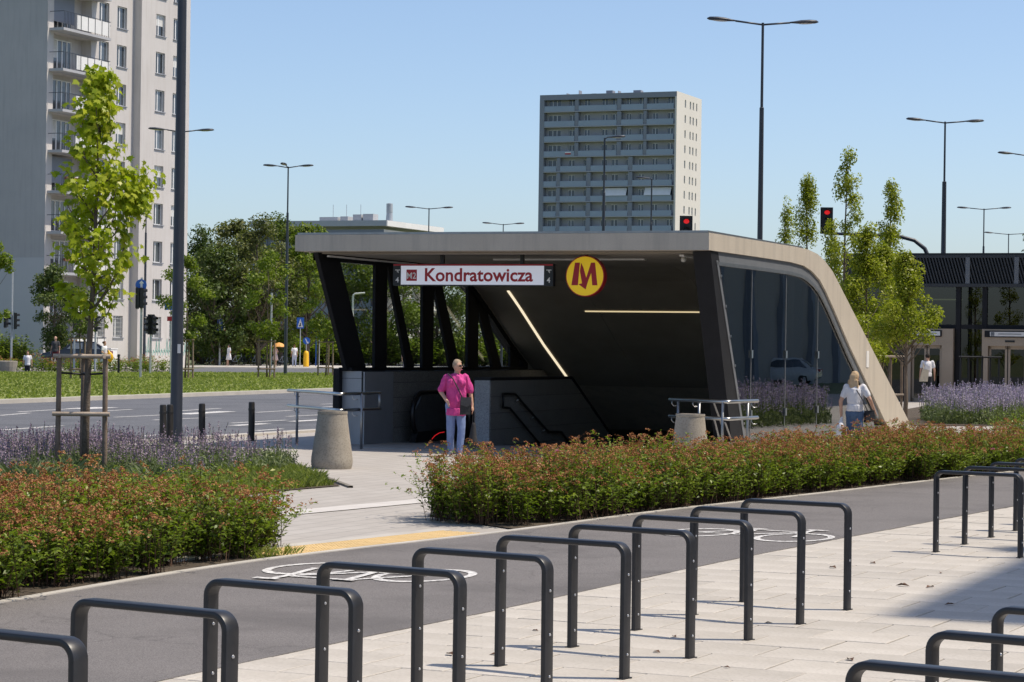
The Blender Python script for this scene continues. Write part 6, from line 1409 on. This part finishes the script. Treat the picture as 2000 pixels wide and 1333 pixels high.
    if hk == 'long':
        t.cap(hd + back * R(0.045), R(0.085), hd + back * R(0.075) - Vector((0, 0, R(0.20))), R(0.075), 12); t.ell(hd + back * R(0.07) - Vector((R(0.03), 0, R(0.22))), (R(0.11), R(0.06), R(0.09)), 12, 8)
        for k in range(9): a = rad(20 * k - 80); t.cap(hd + back * R(0.07) + fs * math.sin(a) * R(0.09) - Vector((0, 0, R(0.08))), R(0.03), hd + back * R(0.08) + fs * math.sin(a) * R(0.13) - Vector((0, 0, R(0.27 + 0.03 * math.cos(k * 2.1)))), R(0.014), 7)
    if hk == 'bun': t.ell(hd + back * R(0.11) + Vector((0, 0, R(0.05))), R(0.045), 10, 8)
    me = union(t, vox * s, 1, 'hair', 0.012); bm = bmesh.new(); bm.from_mesh(me)
    if hk != 'long':                              # leave the face free
        kill = [f for f in bm.faces if (f.calc_center_median() - hd).dot(fd) > R(0.052) and f.calc_center_median().z < hd.z + R(0.062)] + [f for f in bm.faces if f.calc_center_median().z < hd.z - R(0.045)]
    else: kill = [f for f in bm.faces if (f.calc_center_median() - hd).dot(fd) > R(0.055) and f.calc_center_median().z < hd.z + R(0.06)]
    bmesh.ops.delete(bm, geom=list(set(kill)), context='FACES'); bm.to_mesh(me); bm.free(); obj('hair', me, look['hair'], r)
    if detail:
        for sg_ in (-1, 1):
            e = hd + fd * R(0.083) + fs * sg_ * R(0.031) + Vector((0, 0, R(0.002)))
            if look.get('glasses'): obj('sunglass_lens', MB().ell(tuple(e + fd * R(0.012)), (R(0.026), R(0.014), R(0.020)), 10, 6).mesh('sunglass_lens', True), M['black'], r)
            else: obj('eye', MB().ell(tuple(e), R(0.012), 8, 6).mesh('eye', True), M['black'], r)
        if look.get('glasses'):
            for sg_ in (-1, 1): obj('sunglass_arm', MB().tube([hd + fd * R(0.092) + fs * sg_ * R(0.055), hd + fs * sg_ * R(0.082) + Vector((0, 0, R(0.005)))], R(0.004), 5), M['black'], r)
        obj('mouth', MB().ell(tuple(hd + fd * R(0.091) - Vector((0, 0, R(0.062)))), (R(0.02), R(0.008), R(0.006)), 8, 6).mesh('mouth', True), M['pink_flower'], r)
    return r, j
# woman in pink
g = G(889, 893)
pw_, j = person('woman in a loose pink top and light jeans with sunglasses walking towards us', (g.x, g.y, 0.006), rad(2), 1.60,
    dict(turn=48, elR=(-0.265, 0.05, 1.13), wrR=(-0.16, -0.17, 0.97), elL=(0.25, 0.03, 1.12), wrL=(0.285, -0.02, 0.90), shL=(0.16, 0.01, 1.375), shR=(-0.16, 0.01, 1.375),
         pelvis=(0.015, 0, 0.93), knL=(0.10, -0.07, 0.50), anL=(0.075, -0.08, 0.085), knR=(-0.085, 0.0, 0.49), anR=(-0.085, 0.10, 0.10), head=(0.02, -0.02, 1.58), neck=(0.01, 0, 1.45)),
    dict(top=M['pink'], bottom=M['jeans_light'], hair=M['hair_grey'], glasses=True, bulk=1.17, loose=1.05, hem=0.72, sleeve=0.85, cuff=0.070, bust=True, pants_len=0.97, folds=0.028), 0.010)
# her bags (carried things of their own)
bz = Vector((g.x + 0.155, g.y - 0.22, 0)); bg_ = empty('shoulder_bag', (bz.x, bz.y, 0.70), rad(8), 'black crossbody bag at the hip of the woman in pink', 'bag')
obj('pouch', MB().prism([(-0.085, 0.0), (0.085, 0.0), (0.095, 0.27), (-0.075, 0.28)], 1, -0.03, 0.03), M['bag_black'], bg_); obj('flap', MB().prism([(-0.078, 0.16), (0.02, 0.13), (0.093, 0.16), (0.097, 0.285), (-0.078, 0.288)], 1, -0.04, -0.031), M['grey_cloth'], bg_)
obj('strap', MB().tube([(-0.05, -0.02, 0.28), (-0.12, -0.03, 0.42), (-0.20, 0.02, 0.58), (-0.27, 0.14, 0.66), (-0.25, 0.25, 0.66)], 0.011, 6).mesh('strap', True), M['bag_black'], bg_)
c2 = Vector((g.x + 0.285, g.y - 0.05, 0)); cb = empty('carrier_bag', (c2.x, c2.y, 0.12), 0, 'dark carrier bag hanging from the left hand of the woman in pink', 'bag')
b = MB(); b.cap((0, 0, 0.12), 0.075, (0.01, 0, 0.42), 0.035, 10); b.ell((0.0, 0, 0.13), (0.085, 0.05, 0.13), 10, 8); obj('sack', union(b, 0.012, 2, 'sack'), M['bag_black'], cb)
obj('handle', MB().tube([(-0.01, 0, 0.42), (0.0, 0, 0.60), (0.02, 0, 0.68), (0.03, 0, 0.60), (0.025, 0, 0.42)], 0.008, 6), M['bag_black'], cb)
# woman in white by the glass
q = XY(1671, 40)
ww, j = person('blond woman in a white T-shirt and jeans walking away by the glass wall', (q.x, q.y, 0.005), rad(165), 1.47,
    dict(turn=-28, elL=(0.27, 0.06, 1.12), wrL=(0.26, 0.02, 0.84), elR=(-0.30, 0.05, 1.16), wrR=(-0.37, -0.10, 0.95), knL=(0.09, -0.10, 0.50), anL=(0.09, -0.02, 0.09), knR=(-0.09, 0.04, 0.50), anR=(-0.09, 0.18, 0.12), head=(0, -0.02, 1.60)),
    dict(top=M['white_cloth'], bottom=M['jeans'], hair=M['hair_blond'], hair_kind='long', bulk=1.12, hem=0.93, sleeve=0.62), 0.010)
sb_ = empty('shopping_bag', (q.x - 0.25, q.y - 0.08, 0.32), 0, 'pale carrier bag in the left hand of the blond woman', 'bag'); b = MB(); b.ell((0, 0, 0.16), (0.08, 0.11, 0.16), 10, 8); b.cap((0, 0, 0.25), 0.05, (0.02, 0, 0.38), 0.02, 8)
obj('sack', union(b, 0.014, 2, 'sack'), M['white_cloth'], sb_); obj('print', MB().box(0.02, 0.075, -0.115, -0.105, 0.04, 0.22), M['dark_cloth'], sb_)
hb = empty('handbag', (q.x + 0.24, q.y - 0.02, 0.62), rad(20), 'small dark handbag on the right hip of the blond woman', 'bag'); obj('pouch', MB().prism([(-0.08, 0.0), (0.09, 0.02), (0.08, 0.2), (-0.07, 0.2)], 1, -0.04, 0.04), M['dark_cloth'], hb)
obj('strap', MB().tube([(-0.05, -0.03, 0.2), (-0.2, -0.14, 0.38), (-0.32, -0.14, 0.55)], 0.009, 6), M['grey_cloth'], hb)
# man at the lift
q = XY(1812, 86.6); person('man in a white T-shirt and dark trousers walking into the left lift', (q.x, q.y, 0.01), rad(180), 1.80, dict(knL=(0.09, -0.08, 0.5), anL=(0.09, -0.02, 0.1)), dict(top=M['white_cloth'], bottom=M['dark_cloth'], hair=M['hair_dark'], hem=0.9, shoes=M['dark_cloth'], bulk=1.05), 0.018, False)
tb = empty('tote_bag', (q.x - 0.16, q.y - 0.2, 0.78), 0, 'beige tote bag at the side of the man by the lift', 'bag'); obj('sack', MB().prism([(-0.17, 0), (0.13, 0.0), (0.17, 0.42), (-0.06, 0.46)], 1, -0.04, 0.04), M['tote'], tb); obj('strap', MB().tube([(-0.02, 0, 0.44), (-0.03, 0.1, 0.68), (0.1, 0.1, 0.44)], 0.014, 5), M['tote'], tb)
# people beyond the road
fw = 'people beyond the road'
q = XY(54, 134); person('seated-looking woman in a white top behind the far shrubs at the left', (q.x, q.y, -0.42), rad(10), 1.66, {}, dict(top=M['white_cloth'], bottom=M['dark_cloth'], hair=M['hair_brown'], bulk=1.15), 0.03, False, fw)
q = XY(108, 136); person('bald man in a dark grey shirt and dark red shorts behind the far shrubs', (q.x, q.y, 0.28), rad(-15), 1.82, {}, dict(top=M['grey_cloth'], bottom=M['red_cloth'], hair=M['skin'], bulk=1.15, pants_len=0.15), 0.03, False, fw)
q = XY(204, 124); person('woman in a pale dress with a ponytail holding a yellow bag', (q.x, q.y, 0.14), rad(70), 1.72, dict(wrL=(0.16, -0.25, 1.02), wrR=(-0.16, -0.25, 1.02)), dict(top=M['white_cloth'], bottom=M['pale_blue'], hair=M['hair_brown'], hair_kind='bun', skirt=0.62), 0.03, False, fw)
yb2 = empty('yellow_bag', (q.x + 0.30, q.y - 0.1, 0.75), 0, 'bright yellow bag held by the woman in the pale dress', 'bag'); b = MB(); b.ell((0, 0, 0.28), (0.20, 0.12, 0.26), 10, 8); b.cap((0, 0, 0.45), 0.1, (-0.08, 0, 0.62), 0.04, 8); obj('sack', union(b, 0.03, 1, 'sack'), M['yellow'], yb2)
q = XY(447, 180); person('woman in a white dress by the parked bicycles', (q.x, q.y, 0.1), rad(-60), 1.66, dict(knL=(0.09, -0.15, 0.5), anL=(0.09, -0.18, 0.09)), dict(top=M['white_cloth'], bottom=M['white_cloth'], hair=M['hair_dark'], hair_kind='long', skirt=0.5), 0.03, False, fw)
q = XY(538, 182); person('woman in a pale pink dress under an orange umbrella', (q.x, q.y, 0.1), rad(60), 1.66, dict(wrL=(0.1, -0.2, 1.2), elL=(0.24, -0.05, 1.15)), dict(top=M['pale_pink'], bottom=M['pale_pink'], hair=M['hair_brown'], skirt=0.5), 0.03, False, fw)
um = empty('umbrella', (q.x + 0.28, q.y - 0.1, 1.05), 0, 'open orange umbrella held over the woman in pale pink', 'umbrella'); M['orange'] = pm('orange', (0.72, 0.36, 0.10), None, rough=0.7)
obj('canopy', MB().lathe([(0.02, 0.92), (0.28, 0.84), (0.48, 0.66), (0.52, 0.58), (0.50, 0.60), (0.27, 0.81)], 10, (0, 0, 0)), M['orange'], um); obj('shaft', MB().tube([(0, 0, 0), (0, 0, 0.92)], 0.012, 5), M['black'], um)
q = XY(575, 184); person('man in a white shirt and pale blue jeans near the yellow bollard', (q.x, q.y, 0.1), rad(200), 1.72, dict(knL=(0.09, -0.1, 0.5), anL=(0.09, -0.08, 0.09)), dict(top=M['white_cloth'], bottom=M['pale_blue'], hair=M['hair_brown'], bulk=1.1), 0.03, False, fw)
q = XY(792, 150); person('figure in pale pink seen through the middle left pane', (q.x, q.y, 0.05), rad(30), 1.75, {}, dict(top=M['pale_pink'], bottom=M['pale_pink'], hair=M['hair_brown'], hair_kind='long'), 0.03, False, fw)

# ================================================================== CARS AND BICYCLES
M['car_dark'] = pm('car_dark', (0.012, 0.014, 0.018), None, rough=0.15, spec=0.7); M['car_white'] = pm('car_white', (0.62, 0.63, 0.64), None, rough=0.2, spec=0.6)
def car(name, label, p, rz, paint, L=4.4, Wd=1.8, Hc=1.5):
    r = empty(name, p, rz, label, 'car'); h2 = Wd / 2
    secs = [(0, 0.42, 0.62, 0.80), (0.12, 0.30, 0.72, 0.93), (0.9, 0.28, 0.88, 1.0), (1.35, 0.28, 0.94, 1.0), (3.9, 0.28, 0.98, 1.0), (4.28, 0.32, 0.92, 0.95), (4.4, 0.45, 0.8, 0.84)]
    mb = MB()
    for x, z0, z1, w in secs:
        y = h2 * w; mb.v += [(x, -y * 0.96, z0), (x, -y, (z0 + z1) / 2), (x, -y * 0.93, z1), (x, y * 0.93, z1), (x, y, (z0 + z1) / 2), (x, y * 0.96, z0)]
    for i in range(len(secs) - 1):
        for k in range(6): mb.f.append((i * 6 + k, i * 6 + (k + 1) % 6, i * 6 + 6 + (k + 1) % 6, i * 6 + 6 + k))
    mb.f += [(5, 4, 3, 2, 1, 0), tuple(36 + k for k in range(6))]; obj('body', mb.mesh('body', angle=40), paint, r)
    mb = MB(); cs_ = [(1.3, 0.93), (2.0, Hc), (3.35, Hc - 0.03), (4.1, 0.96)]
    for x, z in cs_: w = h2 * (0.92 if z < 1.2 else 0.74); mb.v += [(x, -w, z), (x, w, z)]
    mb.f += [(0, 1, 3, 2), (2, 3, 5, 4), (4, 5, 7, 6), (0, 2, 4, 6), (7, 5, 3, 1)]; obj('cabin', mb.mesh('cabin'), paint, r)
    for sy in (-1, 1):
        def cw(x, z): t = (z - 0.95) / (Hc - 0.95); return sy * h2 * (0.92 - 0.18 * t) + sy * 0.012
        for (a, b_, c_, d_) in (((1.62, 1.0), (2.05, Hc - 0.1), (2.6, Hc - 0.1), (2.6, 1.0)), ((2.68, 1.0), (2.68, Hc - 0.1), (3.3, Hc - 0.12), (3.75, 1.0))):
            obj('window', MB().quad(*[(x, cw(x, z), z) for x, z in (a, b_, c_, d_)]), M['pane'], r)
        for x in (0.85, 3.5):
            wl = obj('wheel', MB().tube([(x, sy * (h2 - 0.20), 0.32), (x, sy * (h2 - 0.005), 0.32)], 0.32, 20), M['black'], r); obj('rim', MB().tube([(x, sy * (h2 - 0.05), 0.32), (x, sy * (h2 + 0.005), 0.32)], 0.2, 12), M['zinc'], wl)
        obj('headlight', MB().box(-0.0, 0.16, sy * h2 * 0.62 - 0.15, sy * h2 * 0.62 + 0.15, 0.62, 0.72), M['lens'], r); obj('tail_light', MB().box(4.28, 4.42, sy * h2 * 0.7 - 0.1, sy * h2 * 0.7 + 0.1, 0.72, 0.88), M['sign_red'], r)
    obj('windscreen', MB().quad((1.40, -h2 * 0.82, 1.0), (1.40, h2 * 0.82, 1.0), (1.97, h2 * 0.66, Hc - 0.06), (1.97, -h2 * 0.66, Hc - 0.06)), M['pane'], r)
    obj('rear_window', MB().quad((3.42, -h2 * 0.66, Hc - 0.08), (3.42, h2 * 0.66, Hc - 0.08), (4.0, h2 * 0.8, 1.06), (4.0, -h2 * 0.8, 1.06)), M['pane'], r)
    return r
q = XY(82, 150); car('parked_car', 'dark car half hidden behind the far shrubs before the apartment block', (q.x, q.y, 0.35), rad(6), M['car_dark'])
wc = P0 + AX * 5.2 + Vector((0.63, 0.777, 0)) * 84; car('parked_car', 'white car parked by the long block, seen as a reflection in the side glass', (wc.x, wc.y, 0.0), rad(150), M['car_white'])

def bicycle(p, rz, label):
    r = empty('bicycle', p, rz, label, 'bicycle', 'bicycles parked by the wood')
    def ringm(): 
        mb = MB(); pts = [(0.33 * math.cos(2 * math.pi * i / 18), 0, 0.33 + 0.33 * math.sin(2 * math.pi * i / 18)) for i in range(19)]; mb.tube(pts, 0.022, 5, False)
        for k in range(6): a = math.pi * k / 6; mb.tube([(0.32 * math.cos(a), 0, 0.33 + 0.32 * math.sin(a)), (-0.32 * math.cos(a), 0, 0.33 - 0.32 * math.sin(a))], 0.005, 3, False)
        return mb
    obj('wheel', ringm(), M['black'], r, (-0.52, 0, 0)); obj('wheel', ringm(), M['black'], r, (0.52, 0, 0))
    fr_ = MB()
    for a, b_ in (((-0.52, 0, 0.33), (-0.05, 0, 0.30)), ((-0.05, 0, 0.30), (-0.18, 0, 0.80)), ((-0.18, 0, 0.75), (0.36, 0, 0.80)), ((-0.05, 0, 0.3), (0.38, 0, 0.72)), ((-0.52, 0, 0.33), (-0.17, 0, 0.74)), ((0.52, 0, 0.33), (0.35, 0, 0.92))): fr_.tube([a, b_], 0.022, 6)
    obj('frame', fr_, M['lamp_paint'] if random.random() < 0.6 else M['zinc'], r); obj('handlebar', MB().tube([(0.3, -0.27, 0.98), (0.35, -0.1, 0.95), (0.35, 0.1, 0.95), (0.3, 0.27, 0.98)], 0.016, 6), M['black'], r); obj('saddle', MB().ell((-0.2, 0, 0.86), (0.14, 0.07, 0.035), 8, 6), M['black'], r)
bl = ['left of the woman in white', 'just behind the grey sign posts', 'right beside the woman in white', 'second right of the woman in white', 'middle of the bicycle row', 'left of the young tree stakes', 'right at the stakes of the middle tree', 'at the right end of the bicycle row']
for k in range(8):
    q = XY(414 + 18 * k + (14 if k > 1 else 0), 187 + 0.4 * k); bicycle((q.x, q.y, 0.1), rad(random.uniform(20, 60)), 'dark bicycle in the rack by the wood, ' + bl[k])
bpy.data.scenes.remove(WORK)
